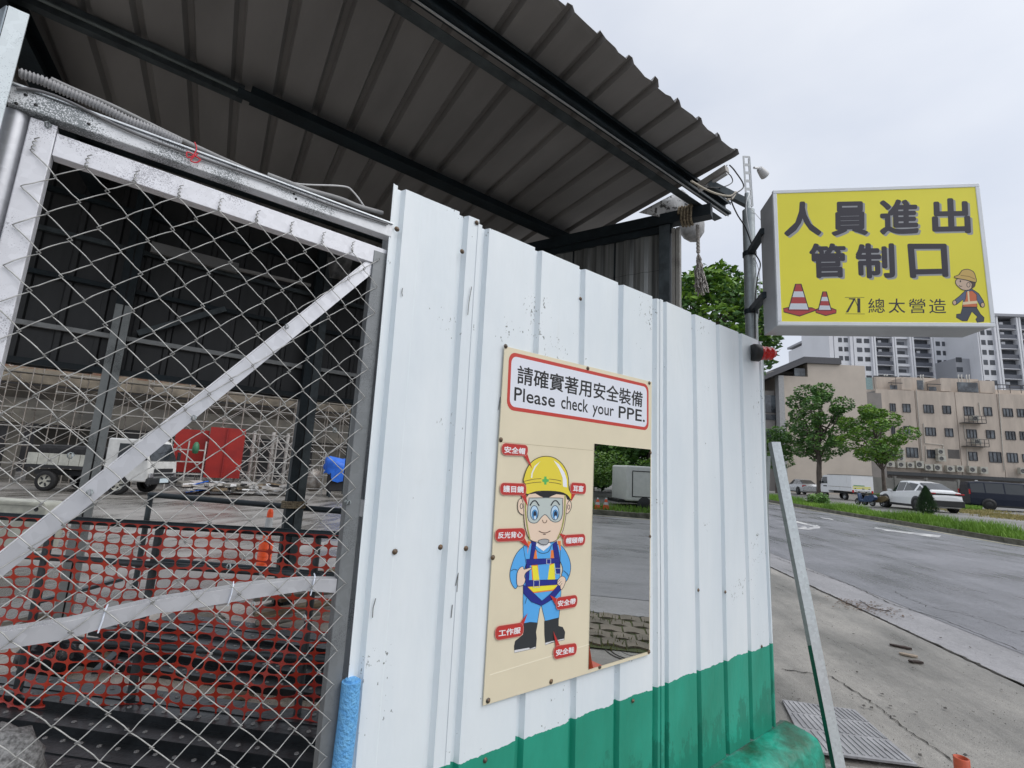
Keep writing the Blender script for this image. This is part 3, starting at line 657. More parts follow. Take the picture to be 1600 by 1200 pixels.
# legs and boots
pr.fill(B_((300, 420), (676, 440), (668, 560), (652, 735), (515, 760), (480, 610), (462, 640), (440, 785), (300, 790), (298, 560)), LB, 6)
pr.fill(B_((302, 785), (370, 772), (443, 778), (425, 870), (432, 930), (425, 1025), (368, 1035), (212, 1070), (212, 1010), (222, 960), (300, 895)), (.03, .035, .04), 5)
pr.fill(B_((212, 1048), (358, 1022), (366, 1034), (422, 1012), (424, 1030), (372, 1040), (214, 1074)), (.7, .7, .72), 3)
pr.fill(B_((510, 762), (570, 748), (650, 728), (648, 810), (690, 822), (712, 870), (705, 945), (600, 970), (520, 995), (512, 900)), (.03, .035, .04), 5)
pr.fill(B_((516, 975), (575, 960), (705, 932), (704, 948), (580, 972), (520, 998)), (.7, .7, .72), 3)
# arms and torso
pr.fill(B_((300, 30), (225, 110), (175, 250), (172, 350), (205, 425), (240, 425), (320, 230), (350, 60)), LB, 6, smooth=4)
pr.fill(B_((660, 10), (720, 70), (765, 180), (762, 290), (718, 375), (680, 320), (690, 240), (650, 120)), LB, 6, smooth=4)
pr.fill(B_((300, 20), (400, -20), (600, -20), (668, 20), (665, 200), (660, 440), (300, 420), (330, 200)), LB, 5)
pr.fill(B_((355, 30), (380, -20), (345, -30), (342, 100)), OR_); pr.fill(B_((660, 60), (640, -30), (670, -30), (672, 60)), OR_)
pr.fill(B_((380, 200), (410, 60), (430, 60), (462, 380), (390, 370)), OR_); pr.fill(B_((388, 215), (440, 215), (462, 365), (402, 370)), (.86, .78, .05))
pr.fill(B_((548, 380), (575, 60), (600, 60), (618, 370)), OR_); pr.fill(B_((560, 210), (608, 190), (614, 350), (540, 362)), (.86, .78, .05))
pr.fill(B_((340, 420), (645, 400), (600, 460), (400, 485)), OR_); pr.fill(B_((350, 424), (640, 404), (600, 448), (400, 474)), (.86, .78, .05))
pr.fill(B_((418, 10), (500, 70), (570, 10), (560, -20), (430, -20)), (.86, .87, .9)); pr.line(B_((412, 20), (440, 70), (490, 92), (550, 75), (580, 10)), 6, smooth=4)
# harness
for q in (((365, 150), (385, 0), (430, -10), (400, 150)), ((590, 0), (630, -30), (660, 130), (665, 300), (630, 290), (610, 140)), ((330, 150), (640, 140), (665, 185), (335, 212)), ((325, 360), (650, 350), (660, 400), (320, 422)),
          ((300, 400), (340, 425), (420, 500), (500, 575), (480, 610), (380, 570), (305, 490)), ((700, 370), (665, 390), (560, 500), (470, 575), (490, 605), (600, 540), (690, 430)), ((330, 200), (365, 200), (355, 380), (320, 380)), ((430, 0), (400, -60), (375, -50), (390, 20))):
    pr.fill(B_(*q), NV_, 3.5, (.005, .005, .08))
for (cx, cy, rx, ry) in ((552, 172, 20, 24), (643, 268, 26, 28), (432, 394, 28, 34)): pr.line(B_(*[(cx + sx * rx, cy + sy * ry) for sx, sy in ((-1, -1), (1, -1), (1, 1), (-1, 1))]), 8, (.55, .57, .62), True)
# hands
pr.fill(B_((240, 290), (270, 235), (300, 225), (310, 250), (375, 232), (382, 246), (330, 280), (312, 320), (322, 352), (305, 400), (270, 415), (240, 400)), SK, 5, smooth=3)
pr.fill(B_((640, 360), (680, 318), (715, 335), (718, 375), (690, 440), (670, 445), (665, 415), (640, 400)), SK, 5, smooth=3); pr.line(B_((640, 378), (665, 352)), 4); pr.line(B_((648, 398), (678, 368)), 4); pr.line(B_((665, 415), (685, 385)), 4)
pr.line(B_((180, 265), (210, 250), (245, 258)), 5, smooth=3); pr.line(B_((700, 262), (740, 300), (745, 320)), 5, smooth=3); pr.line(B_((320, 590), (335, 535)), 4)
# head (coordinates of the upper close view)
pr.fill([(330, 640), (290, 640), (275, 700), (285, 770), (325, 805), (360, 790)], SK, 6, smooth=4); pr.ell(316, 712, 14, 28, SK, 7); pr.fill([(820, 650), (855, 660), (868, 710), (850, 765), (812, 795), (800, 720)], SK, 6, smooth=4); pr.ell(836, 722, 12, 24, SK, 6)
pr.fill([(352, 560), (340, 700), (350, 900), (375, 1010), (410, 1080), (500, 1110), (640, 1110), (715, 1075), (770, 990), (800, 860), (815, 700), (830, 570)], SK, 6, smooth=3)
pr.fill([(360, 575), (480, 555), (640, 548), (800, 560), (850, 600), (845, 645), (820, 640), (800, 590), (700, 580), (650, 600), (590, 630), (520, 600), (470, 572), (400, 580), (368, 620)], (.015, .015, .02))
pr.fill([(400, 640), (430, 622), (740, 622), (768, 650), (768, 800), (740, 870), (690, 888), (640, 870), (600, 820), (570, 805), (530, 840), (490, 890), (440, 898), (395, 870), (382, 780)], (.52, .58, .56), 9, (.12, .14, .15), smooth=2)
for cx in (458, 686):
    pr.ell(cx, 785, 44, 80, (.50, .68, .86), 8, (.06, .09, .14)); pr.ell(cx + 4, 805, 30, 54, (.08, .30, .62), 3); pr.ell(cx + 6, 800, 18, 34, (.02, .03, .06)); pr.ell(cx + 8, 838, 12, 22, (.6, .75, .9))
pr.line([(410, 705), (440, 660), (475, 655), (512, 708)], 13, smooth=4); pr.line([(640, 705), (672, 658), (705, 655), (738, 700)], 13, smooth=4)
pr.line([(548, 862), (556, 888), (574, 896), (592, 884), (596, 864)], 8, (.2, .12, .08), smooth=4); pr.line([(508, 985), (545, 1003), (590, 1005), (636, 984)], 8, (.08, .03, .02), smooth=4); pr.line([(555, 1022), (585, 1022)], 8, (.1, .05, .04))
pr.line([(365, 590), (362, 760), (380, 930), (410, 1082)], 14, (.35, .36, .10), smooth=4); pr.line([(798, 590), (790, 800), (760, 960), (712, 1072)], 14, (.35, .36, .10), smooth=4)
pr.fill([(500, 1095), (540, 1078), (590, 1075), (622, 1092), (600, 1130), (560, 1138), (520, 1125)], (.38, .40, .42), 6, smooth=3)
pr.fill([(338, 440), (345, 390), (380, 290), (440, 215), (520, 172), (600, 162), (680, 180), (760, 240), (815, 330), (835, 420), (840, 520), (878, 600), (860, 640), (820, 590), (740, 556), (600, 545), (470, 552), (370, 580), (362, 480)], YL, 8, smooth=3)
pr.fill([(420, 400), (425, 350), (460, 270), (525, 215), (470, 285), (440, 350), (436, 398)], (.86, .86, .82)); pr.fill([(670, 205), (730, 250), (790, 340), (815, 420), (818, 505), (775, 495), (770, 400), (730, 300)], (.86, .87, .92))
pr.line([(338, 440), (450, 415), (535, 408)], 7, (.18, .12, .03), smooth=3); pr.line([(360, 468), (450, 452), (535, 446)], 7, (.18, .12, .03), smooth=3); pr.line([(620, 412), (700, 422), (755, 436)], 7, (.18, .12, .03), smooth=3); pr.line([(620, 448), (700, 458), (755, 472)], 7, (.18, .12, .03), smooth=3)
pr.fill([(568, 385), (592, 385), (594, 412), (618, 416), (618, 442), (594, 446), (592, 474), (568, 474), (566, 446), (546, 442), (546, 416), (566, 412)], (.10, .48, .12))
pr.done('worker_picture', poster)
LAY = pr.lay
# red callouts
def callout(pts, tail, body, tq):
    p = Print(bw); p.lay = LAY + 2; allp = pts
    p.fill(tail, RD_); p.fill(pts, RD_); p.line(pts, .45, (.85, .35, .30), True)
    p.line(cm([((a[0] - sum(q[0] for q in pts) / len(pts)) * .93 + sum(q[0] for q in pts) / len(pts), (a[1] - sum(q[1] for q in pts) / len(pts)) * .88 + sum(q[1] for q in pts) / len(pts)) for a in pts], 1), .35, (.2, .12, .1), True)
    o = p.done('callout', poster); l = lettering('callout_lettering', body, tq, bw, p.lay + 2, ink((.82, .82, .84)), o, .03)
    l.location = (0, 0, 0); return o
def pill(TL, TR, BR, BL):
    Hq = homog([(0, 0), (3, 0), (3, 1), (0, 1)], [TL, TR, BR, BL]); return [Hq(x, y) for x, y in rrect(0, 0, 3, 1, .42, 4)]
def C7(*p): return [hp_(*q) for q in p]
def C8(*p): return [bp_(*q) for q in p]
callout(pill(*C7((100, 12), (392, 40), (382, 158), (98, 148))), C7((330, 140), (375, 120), (436, 300)), '安全帽', C7((128, 48), (360, 72), (355, 142), (126, 124)))
callout(pill(*C7((82, 452), (372, 462), (368, 592), (82, 588))), C7((305, 580), (362, 570), (385, 712)), '護目鏡', C7((115, 482), (345, 492), (342, 566), (115, 558)))
callout(pill(*C7((860, 450), (1030, 460), (1026, 580), (852, 572))), C7((868, 560), (915, 572), (862, 662)), '耳塞', C7((886, 480), (1002, 488), (998, 556), (884, 550)))
callout(pill(*C7((26, 962), (362, 952), (354, 1092), (26, 1106))), C7((280, 1085), (345, 1050), (405, 1172)), '反光背心', C7((58, 998), (332, 990), (328, 1060), (56, 1070)))
callout(pill(*C7((782, 1030), (1022, 1016), (1016, 1140), (780, 1160))), C7((735, 1012), (805, 1030), (790, 1095)), '帽頤帶', C7((808, 1060), (1000, 1050), (996, 1116), (806, 1128)))
callout(pill(*C8((624, 530), (838, 500), (832, 620), (624, 655))), C8((565, 505), (645, 545), (625, 610)), '安全帶', C8((642, 560), (820, 532), (816, 592), (640, 622)))
callout(pill(*C8((24, 815), (305, 772), (302, 905), (24, 955))), C8((345, 682), (262, 790), (302, 800)), '工作服', C8((58, 850), (278, 818), (274, 882), (56, 918)))
callout(pill(*C8((600, 1010), (832, 975), (826, 1090), (600, 1145))), C8((598, 860), (625, 1020), (665, 1005)), '安全鞋', C8((624, 1042), (806, 1012), (802, 1072), (622, 1108)))
for (px, py) in ((790, 541), (918.5, 575.5), (1014.5, 598.5), (782.5, 687), (1017, 707.5), (770, 871), (1016, 838), (762.5, 1097), (861, 1065), (937, 1045.5), (1017, 1020)):
    p = onY(px, py, BY - .0005); screw(poster, min(p.x, x1b - .008), max(p.z, z0b + .012), BY - .0005)
mb = MB(); mb.bar(onY(765, 1055, BY - .0002), onY(920, 1007, BY - .0002), .0006, .0025); mb.build('crease', M('print_crease', (.86, .80, .64), .5, 0, 0), poster)

# ================================================================ pole, light-box sign, lamp
PXC, PYC = 3.045, 1.452
pole = thing('sign_pole', 'round galvanised steel pole at the fence corner carrying the yellow sign', 'pole', (PXC, PYC, 0))
MB().tube([(PXC, PYC, 0), (PXC, PYC, 3.34)], .038, 20).build('tube', m_galv_dull, pole)
MB().tube([(PXC - .012, PYC, 3.34), (PXC - .012, PYC, 3.46)], .016, 10).build('upper_tube', m_galv_dull, pole)
sg = thing('light_box_sign', 'yellow light-box sign with black Chinese lettering in a white metal frame', 'sign', (2.67, 1.13, 2.38))
YAW = -.82; SO = Vector((2.669, 1.131, 2.3856)); SU = Vector((math.cos(YAW), math.sin(YAW), 0)); SN = Vector((-math.sin(YAW), math.cos(YAW), 0)); SW, SH, SDp = 1.034, .80, .215
SM_ = Matrix((SU, SN, Vector((0, 0, 1)))).transposed()
def sp(u, v, d=0.0): return SO + SU * (u * SW) + Vector((0, 0, SH * (1 - v))) + SN * d
m_case = M('sign_case_steel', (.50, .51, .53), .5, .2, .12, 3, .05)
mb = MB(); mb.box(SO + SU * SW / 2 + Vector((0, 0, SH / 2)) + SN * (SDp / 2 + .004), (SW - .006, SDp, SH - .006), M=SM_); mb.build('case', m_case, sg, bevel=.003)
m_fr = M('white_frame', (.74, .77, .80), .4, .1, .05, 6); fw = .021
for (u0, v0, u1, v1) in ((0, 0, 1, fw / SH), (0, 1 - fw / SH, 1, 1), (0, fw / SH, fw / SW, 1 - fw / SH), (1 - fw / SW, fw / SH, 1, 1 - fw / SH)):
    c = sp((u0 + u1) / 2, (v0 + v1) / 2, .008); MB().box(c, ((u1 - u0) * SW - .0006, .02, (v1 - v0) * SH - .0006), M=SM_).build('frame_bar', m_fr, sg, bevel=.002)
m_face = M('yellow_acrylic', (.86, .78, .05), .35, 0, .03, 2)
c = sp(.5, .5, .004); MB().box(c, (SW - fw * 2 + .002, .006, SH - fw * 2 + .002), M=SM_).build('face_panel', m_face, sg)
HS = homog([(105, 110), (1358, 78), (1462, 903), (125, 905)], [(0, 0), (1, 0), (1, 1), (0, 1)])
def sw(x, y, l=0): u, v = HS(x, y); return sp(u, v, .0009 - .00008 * l)
m_let = ink((.025, .022, .035)); m_shd = ink((.33, .34, .36))
for body, q in (('人', [(175, 178), (405, 172), (405, 375), (172, 380)]), ('員', [(465, 178), (692, 175), (692, 372), (465, 378)]), ('進', [(757, 168), (998, 164), (1000, 366), (762, 372)]), ('出', [(1072, 162), (1300, 160), (1312, 362), (1080, 366)]),
                ('管', [(325, 420), (552, 418), (556, 620), (330, 626)]), ('制', [(610, 420), (848, 418), (856, 622), (618, 626)]), ('口', [(928, 422), (1165, 422), (1178, 615), (945, 622)])):
    lettering('letter_shadow', body, [(x + 13, y + 9) for x, y in q], sw, 0, m_shd, sg, .035)
    lettering('lettering', body, q, sw, 2, m_let, sg, .035)
for ch, x in (('總', 688), ('太', 812), ('營', 936), ('造', 1060)): lettering('small_lettering', ch, [(x, 742), (x + 102, 742), (x + 104, 826), (x + 2, 828)], sw, 1, m_let, sg, .004)
pr = Print(sw)
for q in (((545, 737), (665, 737)), ((548, 834), (668, 834))): pr.line(list(q), 2.5)
pr.fill([(570, 742), (612, 742), (565, 826), (550, 826), (596, 750), (570, 748)], (.03, .03, .035)); pr.fill([(622, 742), (640, 742), (640, 826), (622, 826)], (.03, .03, .035)); pr.line([(604, 742), (640, 826)], 4)
def cone_print(cx, top, bot, w, base):
    pr.fill([(cx - w * .16, top), (cx + w * .16, top), (cx + w * .62, bot), (cx - w * .62, bot)], (.42, .05, .05), 7)
    for f0, f1 in ((.28, .5), (.74, .97)):
        a, b = top + (bot - top) * f0, top + (bot - top) * f1; wa, wb = w * (.16 + .46 * f0), w * (.16 + .46 * f1)
        pr.fill([(cx - wa + 3, a), (cx + wa - 3, a), (cx + wb - 3, b), (cx - wb + 3, b)], (.62, .66, .72))
pr.fill([(162, 805), (200, 798), (340, 800), (372, 812), (262, 850), (164, 826)], (.45, .05, .05), 5); cone_print(257, 660, 815, 105, 0); pr.done('printed_cone', sg); pr = Print(sw)
pr.fill([(360, 812), (390, 800), (460, 800), (492, 812), (490, 830), (426, 846), (365, 828)], (.45, .05, .05), 5); cone_print(420, 704, 815, 66, 0)
pr.done('printed_cone', sg)
pr = Print(sw); DKo = (.03, .035, .05)
pr.fill([(1262, 790), (1345, 790), (1370, 830), (1392, 850), (1390, 872), (1350, 878), (1342, 860), (1352, 845), (1318, 815), (1290, 870), (1262, 870), (1225, 850), (1226, 832), (1252, 828)], (.05, .06, .09), 4)
pr.fill([(1280, 692), (1318, 684), (1358, 710), (1388, 755), (1392, 782), (1372, 788), (1345, 745), (1350, 790), (1260, 790), (1266, 745), (1225, 775), (1204, 768), (1210, 752), (1245, 725)], (.10, .13, .22), 4)
pr.fill([(1284, 700), (1320, 694), (1346, 716), (1350, 788), (1262, 788), (1280, 740)], (.62, .16, .06), 3); pr.fill([(1264, 760), (1350, 752), (1350, 768), (1262, 776)], (.80, .66, .42)); pr.fill([(1290, 698), (1300, 696), (1306, 760), (1296, 761)], (.80, .66, .42))
pr.ell(1214, 764, 12, 14, (.62, .44, .30), 4); pr.ell(1382, 776, 12, 14, (.62, .44, .30), 4)
pr.fill([(1232, 625), (1330, 640), (1328, 665), (1300, 690), (1262, 690), (1236, 672), (1220, 652)], (.62, .46, .34), 4, smooth=2); pr.fill([(1300, 640), (1342, 642), (1336, 670), (1312, 688), (1316, 655)], (.08, .05, .04)); pr.ell(1296, 660, 10, 14, (.62, .46, .34), 3)
pr.ell(1248, 640, 4, 6, (.03, .02, .02)); pr.line([(1240, 664), (1250, 670), (1258, 668)], 3)
pr.fill([(1212, 612), (1240, 602), (1256, 578), (1290, 570), (1325, 584), (1338, 612), (1344, 640), (1330, 645), (1280, 632), (1220, 622)], (.62, .42, .12), 4, smooth=2); pr.line([(1250, 606), (1300, 612), (1336, 628)], 4, (.3, .18, .05))
pr.done('walking_worker_picture', sg)
# brackets pole to sign
for z in (3.02, 2.62):
    a = sp(0, 0, .16); a = Vector((a.x, a.y, z)); b = Vector((PXC, PYC, z + .01)); mid = (a + b) / 2
    mb = MB(); mb.bar(a + SU * -.0, b, .04, .035); mb.build('bracket', m_dsteel, sg)
    MB().tube([(PXC, PYC, z - .012), (PXC, PYC, z + .02)], .043, 18).build('pipe_clamp', m_dsteel, sg)
# red warning lamp on the fence corner
lamp = thing('warning_lamp', 'red warning beacon with black base mounted sideways on the fence corner', 'lamp', (3.0, 1.385, 2.33))
a = onY(1179, 551, 1.372); ax = (onP(1214, 548, a + Vector((.12, -.09, 0)), Vector((-.6, -.78, 0))) - a); ax.z = .0; ax.normalize()
Q = ax.to_track_quat('Z', 'Y').to_matrix(); p = a
Q = Q @ Matrix.Diagonal((1.3, 1.3, 1.35))
MB().lathe([(0, -.012), (.038, -.012), (.041, -.004), (.041, .020), (.034, .024), (0, .024)], p, 18, Q).build('base', m_black, lamp)
m_lens = M('red_lens', (.62, .012, .010), .15, 0, .15, 30)
mb = MB(); prof = [(.034, .024), (.034, .034), (.031, .036), (.0305, .045), (.032, .047), (.0315, .056), (.030, .058), (.030, .068), (.031, .070), (.030, .078), (.024, .084), (.017, .086), (.016, .094), (.0, .096)]
mb.lathe(prof, p, 18, Q); mb.build('lens', m_lens, lamp)
MB().bar(p + Vector((-.01, .0, 0)), Vector((PXC, PYC, p.z)), .03, .02).build('bracket', m_black, lamp)
# perforated strut + small floodlight
st = thing('perforated_strut', 'short white perforated steel strut rising above the sign pole', 'strut', (PXC, PYC, 3.35))
a, b = onY(1171, 321, 1.45), onY(1166, 245, 1.45); zz = (b - a).normalized(); wv = Vector((ROT[0][0], ROT[1][0], 0)).normalized(); th = zz.cross(wv).normalized()
m_strut = M('strut_white', (.55, .57, .58), .5, .3, .1)
l = (b - a).length; w2 = .024; ns = 6; sl_ = l / ns; mb = MB(); MM = Matrix((wv, th, zz)).transposed()
for i in range(ns + 1): mb.box(a + zz * (sl_ * i), (.048, .003, sl_ * (.32 if 0 < i < ns else .2)), M=MM)
for s_ in (-1, 1): mb.box(a + zz * l / 2 + wv * s_ * .0185 + th * .0005, (.011, .0042, l), M=MM)
mb.build('slotted_face', m_strut, st); MB().box(a + zz * l / 2 + wv * .0255 + th * .012, (.003, .03, l), M=MM).build('side_flange', m_galv, st)
fl = thing('spotlight', 'small white spotlight on a ball joint beside the perforated strut', 'spotlight', tuple(onY(1190, 275, 1.44)))
c0 = onY(1178, 262, 1.45); c1 = onY(1186, 263, 1.44); c2 = onY(1199, 279, 1.43); dr = (c2 - c1).normalized(); Q = dr.to_track_quat('Z', 'Y').to_matrix()
MB().tube([c0, c1], .008, 8).build('arm', m_white, fl); MB().lathe([(0, -.012), (.010, -.007), (.012, 0), (.010, .007), (0, .012)], c1, 12).build('ball_joint', m_white, fl)
mb = MB(); mb.lathe([(0, .0), (.018, .002), (.022, .012), (.030, .062), (.031, .078), (.027, .080), (.022, .070), (0, .068)], c1, 18, Q); mb.build('housing', M('spot_white', (.6, .6, .6), .4, 0, .05), fl)
mb = MB(); mb.lathe([(0, .0725), (.026, .0725)], c1, 16, Q); mb.build('lens', M('spot_lens', (.45, .47, .5), .1, 0, 0), fl)
cable('cable', [(1140, 258), (1149, 268), (1162, 291), (1146, 305), (1143, 314), (1152, 335), (1166, 358), (1178, 392), (1188, 412), (1184, 432), (1180, 470), (1180, 528)], 1.40, .0042, m_black, 'black power cable drooping from the roof edge down the sign pole')
cable('cable', [(1172, 325), (1184, 338), (1193, 350), (1196, 362)], 1.41, .002, m_white, 'short white wire from the pole top to the upper sign bracket')
cable('cable', [(1178, 400), (1187, 430), (1186, 480), (1182, 530), (1190, 552)], 1.405, .002, m_white, 'thin white lead running down the pole to the red beacon')
cable('cable', [(1172, 300), (1166, 318), (1168, 345), (1176, 380)], 1.41, .002, m_white, 'loose white wire hanging from the strut beside the pole top')

# ================================================================ canopy shed behind the gate
RZ = 3.95; SK_ = .11
shed = thing('canopy_shed', 'dark corrugated steel canopy shed over the site entrance behind gate and fence', 'shed', (1.5, 3.5, 0))
def rp(x, y, z): return Vector((x + SK_ * (y - 1.62), y, z))
def roof_sheet(x0, nr, y0, y1):
    mb = MB(); prof = []
    for k in range(nr):
        x = x0 + .25 * k; prof += [(x, 0), (x + .08, 0), (x + .12, 0), (x + .185, 0), (x + .205, .042), (x + .235, .042), (x + .25, 0)]
    P = [prof[0]]
    for q in prof[1:]:
        if abs(q[0] - P[-1][0]) > .001: P.append(q)
    ys = [y0, y0 + .03, y0 + .1] + [y0 + .1 + (y1 - y0 - .1) * k / 8 for k in range(1, 9)]; vs = []
    for j, y in enumerate(ys):
        for i, (x, h) in enumerate(P):
            dr = random.uniform(-.006, .006) if j == 0 else 0
            vs.append(rp(x, y + (random.uniform(-.008, .008) if j == 0 else 0), RZ + h + dr + .004 * math.sin(x * 3 + y * 2)))
    n = len(P); fs = [(j * n + i, j * n + i + 1, (j + 1) * n + i + 1, (j + 1) * n + i) for j in range(len(ys) - 1) for i in range(n - 1)]
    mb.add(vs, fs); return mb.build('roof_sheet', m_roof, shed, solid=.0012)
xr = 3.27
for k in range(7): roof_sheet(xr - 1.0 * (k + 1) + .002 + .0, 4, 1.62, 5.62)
def cch(name, a, b, h=.1, w=.05, lip=True, mat=None, th=.003, par=None, flip=1):
    """C channel from a to b: web vertical, two flanges, lips"""
    a, b = Vector(a), Vector(b); x = (b - a).normalized(); y = Vector((0, 0, 1)).cross(x).normalized() * flip; mb = MB(); Z1 = Vector((0, 0, 1))
    mb.bar(a, b, th, h)
    for s_ in (-1, 1):
        o = Z1 * (s_ * (h / 2 - th / 2)) + y * (w / 2 + th / 2 + .0002); mb.bar(a + o, b + o, w, th)
        if lip: o = Z1 * (s_ * (h / 2 - th - .01)) + y * (w - .002); mb.bar(a + o, b + o, th, .018)
    return mb.build(name, mat or m_dsteel, par or shed)
cch('purlin', (-3.6, 2.03, 3.89), (3.84, 2.03, 3.89), .11, .05, flip=-1)
mb = MB(); mb.bar((-3.6, 2.01, 3.8315), (3.84, 2.01, 3.8315), .006, .006); mb.bar((-3.6, 2.10, 3.83), (3.84, 2.10, 3.83), .07, .004); mb.build('edge_angle', m_dsteel_light, shed)
mb = MB(); mb.bar((-3.6, 2.005, 3.8265), (3.84, 2.005, 3.8265), .012, .004); mb.build('bright_edge', galv('edge_zinc', (.55, .57, .58), (.3, .3, .3), 60, .4, .4), shed)
cch('purlin', (.28, 3.38, 3.89), (3.25, 3.38, 3.89), .11, .05)
mb = MB(); mb.bar((.20, 3.34, 3.83), (3.25, 3.34, 3.83), .10, .006); mb.build('purlin_flange', m_dsteel, shed)
cch('purlin', (-3.6, 3.40, 3.885), (.24, 3.40, 3.885), .10, .05, mat=m_dsteel_light)
cch('purlin', (-3.6, 4.75, 3.89), (3.3, 4.75, 3.89), .10, .05)
# thin conduit on the left purlin with clips
tag(MB().tube([(-2.2, 3.32, 3.84), (.2, 3.34, 3.842)], .010, 8).build('conduit', M('old_conduit', (.16, .19, .19), .5, .2, .2)), 'thin steel conduit clipped along the dark roof purlin at upper left', 'conduit')
# skewed rafters
def raf(x_at, y0, y1, z=3.79, h=.12, w=.1, sk=.15):
    a = Vector((x_at + sk * (y0 - 3.5), y0, z)); b = Vector((x_at + sk * (y1 - 3.5), y1, z)); mb = MB()
    mb.bar(a, b, .006, h); mb.bar(a + Vector((0, 0, h / 2)), b + Vector((0, 0, h / 2)), w, .006); mb.bar(a - Vector((0, 0, h / 2)), b - Vector((0, 0, h / 2)), w, .006); return mb
raf(-.86, 1.7, 5.5, 3.80, .14, .12).build('rafter', m_dsteel, shed)
raf(-1.45, 1.7, 5.5, 3.80, .14, .12).build('rafter', m_dsteel, shed)
# right-hand beam over the side wall, corner post
Ca, Cb = onZ(838, 388, 3.76), onZ(1112, 330, 3.76); Cd = (Cb - Ca).normalized()
Ca2 = Ca - Cd * 1.9
mb = MB(); mb.bar(Ca2, Cb, .10, .10); mb.bar(Ca2 + Vector((0, 0, -.085)), Cb - Cd * .32 + Vector((0, 0, -.085)), .05, .06); mb.build('side_beam', m_dsteel, shed)
Pq = onZ(1040, 345.3, 3.76)
cn = Cd.cross(Vector((0, 0, 1))).normalized()
ROTC = Matrix((Cd, cn, Vector((0, 0, 1)))).transposed()
MB().box((Pq.x, Pq.y, 1.85), (.09, .09, 3.70), M=ROTC).build('corner_post', m_dsteel_light, shed)
m_sp = galv('speckled_post', (.34, .33, .30), (.14, .13, .12), 40, .6, .3)
for q in (.0, 1): 
    c = Pq + Cd * (.075 + q * .036); MB().box((c.x, c.y, 1.83), (.030, .07, 3.66), M=ROTC).build('zinc_upright', m_sp, shed)
# side wall below the beam: separate sheets between frame bars
def wall_pt(f, z): p = Pq - Cd * f; return Vector((p.x, p.y, z)) + cn * 0
zt = 3.655
for k in range(9):
    f0, f1 = .05 + k * .42, .05 + (k + 1) * .42 - .018
    for (z0, z1) in ((3.308, zt), (1.1, 3.305)):
        mb = MB(); nn = 12; vs = []
        for i in range(nn + 1):
            f = f0 + (f1 - f0) * i / nn; o = cn * (.010 if i in (4, 5, 8, 9) else 0) * 1
            vs += [wall_pt(f, z0) + o, wall_pt(f, z1) + o]
        mb.add(vs, [(2 * i, 2 * i + 2, 2 * i + 3, 2 * i + 1) for i in range(nn)]); mb.build('side_panel', m_wallside, shed, solid=.001)
    a, b = wall_pt(f1 + .009, 1.1) , wall_pt(f1 + .009, zt); MB().bar(a - cn * .02, b - cn * .02, .03, .03, up=Cd).build('wall_stud', m_dsteel, shed)
MB().bar(wall_pt(.0, 3.31) - cn * .03, wall_pt(3.8, 3.31) - cn * .03, .05, .055).build('wall_rail', m_dsteel, shed)
# back wall hanging from the roof: sheets above the vehicle opening
BW = 5.5; x = -4.6; k = 0
def back_panel(x0, x1, z0, z1):
    mb = MB(); prof = []; xx = x0
    while xx < x1 - .01:
        prof += [(xx, 0), (xx + .19, 0), (xx + .203, -.022), (xx + .237, -.022)]; xx += .25
    prof.append((x1, 0)); vs = []
    for px_, o in prof: vs += [(px_, BW + .03 + o, z0), (px_, BW + .03 + o, z1)]
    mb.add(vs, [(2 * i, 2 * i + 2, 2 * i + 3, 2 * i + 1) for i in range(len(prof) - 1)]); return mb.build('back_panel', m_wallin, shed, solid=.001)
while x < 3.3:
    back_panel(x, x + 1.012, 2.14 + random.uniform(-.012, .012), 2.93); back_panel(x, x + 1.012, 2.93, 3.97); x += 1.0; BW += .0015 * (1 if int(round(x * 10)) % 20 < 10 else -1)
MB().bar((-4.6, BW - .03, 2.48), (3.9, BW - .03, 2.48), .04, .04).build('wall_rail', galv('rail_zinc', (.34, .35, .35), (.2, .2, .2), 30, .5, .4), shed)
for z in (2.92, 3.30, 3.66): MB().bar((-4.6, BW - .03, z), (3.9, BW - .03, z), .04, .04).build('wall_rail', m_dsteel_light if z == 3.30 else m_dsteel, shed)
MB().bar((-4.6, BW - .035, 2.17), (3.9, BW - .035, 2.17), .04, .05).build('lower_rail', m_dsteel, shed)
a, b = onY(215, 521, BW - .1), onY(352, 483, BW - .1); MB().bar(a, b, .05, .05).build('diagonal_strut', m_dsteel_light, shed)
# posts
BW = 5.5
def post2(x, y, w, m1, m2, z0=-.1, z1=3.9):
    mb = MB(); mb.box2((x - w / 2, y - .05, z0), (x - .006, y + .05, z1)); mb.build('post', m1, shed); MB().box2((x + .006, y - .045, z0), (x + w / 2, y + .045, z1)).build('post', m2, shed); MB().box2((x - .006, y - .03, z0), (x + .006, y + .03, z1)).build('post_seam', m_black, shed)
m_postz = galv('post_zinc', (.30, .32, .32), (.12, .13, .13), 30, .5, .4)
post2(-.235, BW - .12, .115, m_postz, m_postz, z1=2.75); post2(-.235, BW - .12, .115, m_dsteel, m_dsteel, z0=2.752); post2(1.40, BW - .12, .17, m_dsteel, m_dsteel_light); post2(3.2, BW - .12, .15, m_dsteel, m_dsteel)
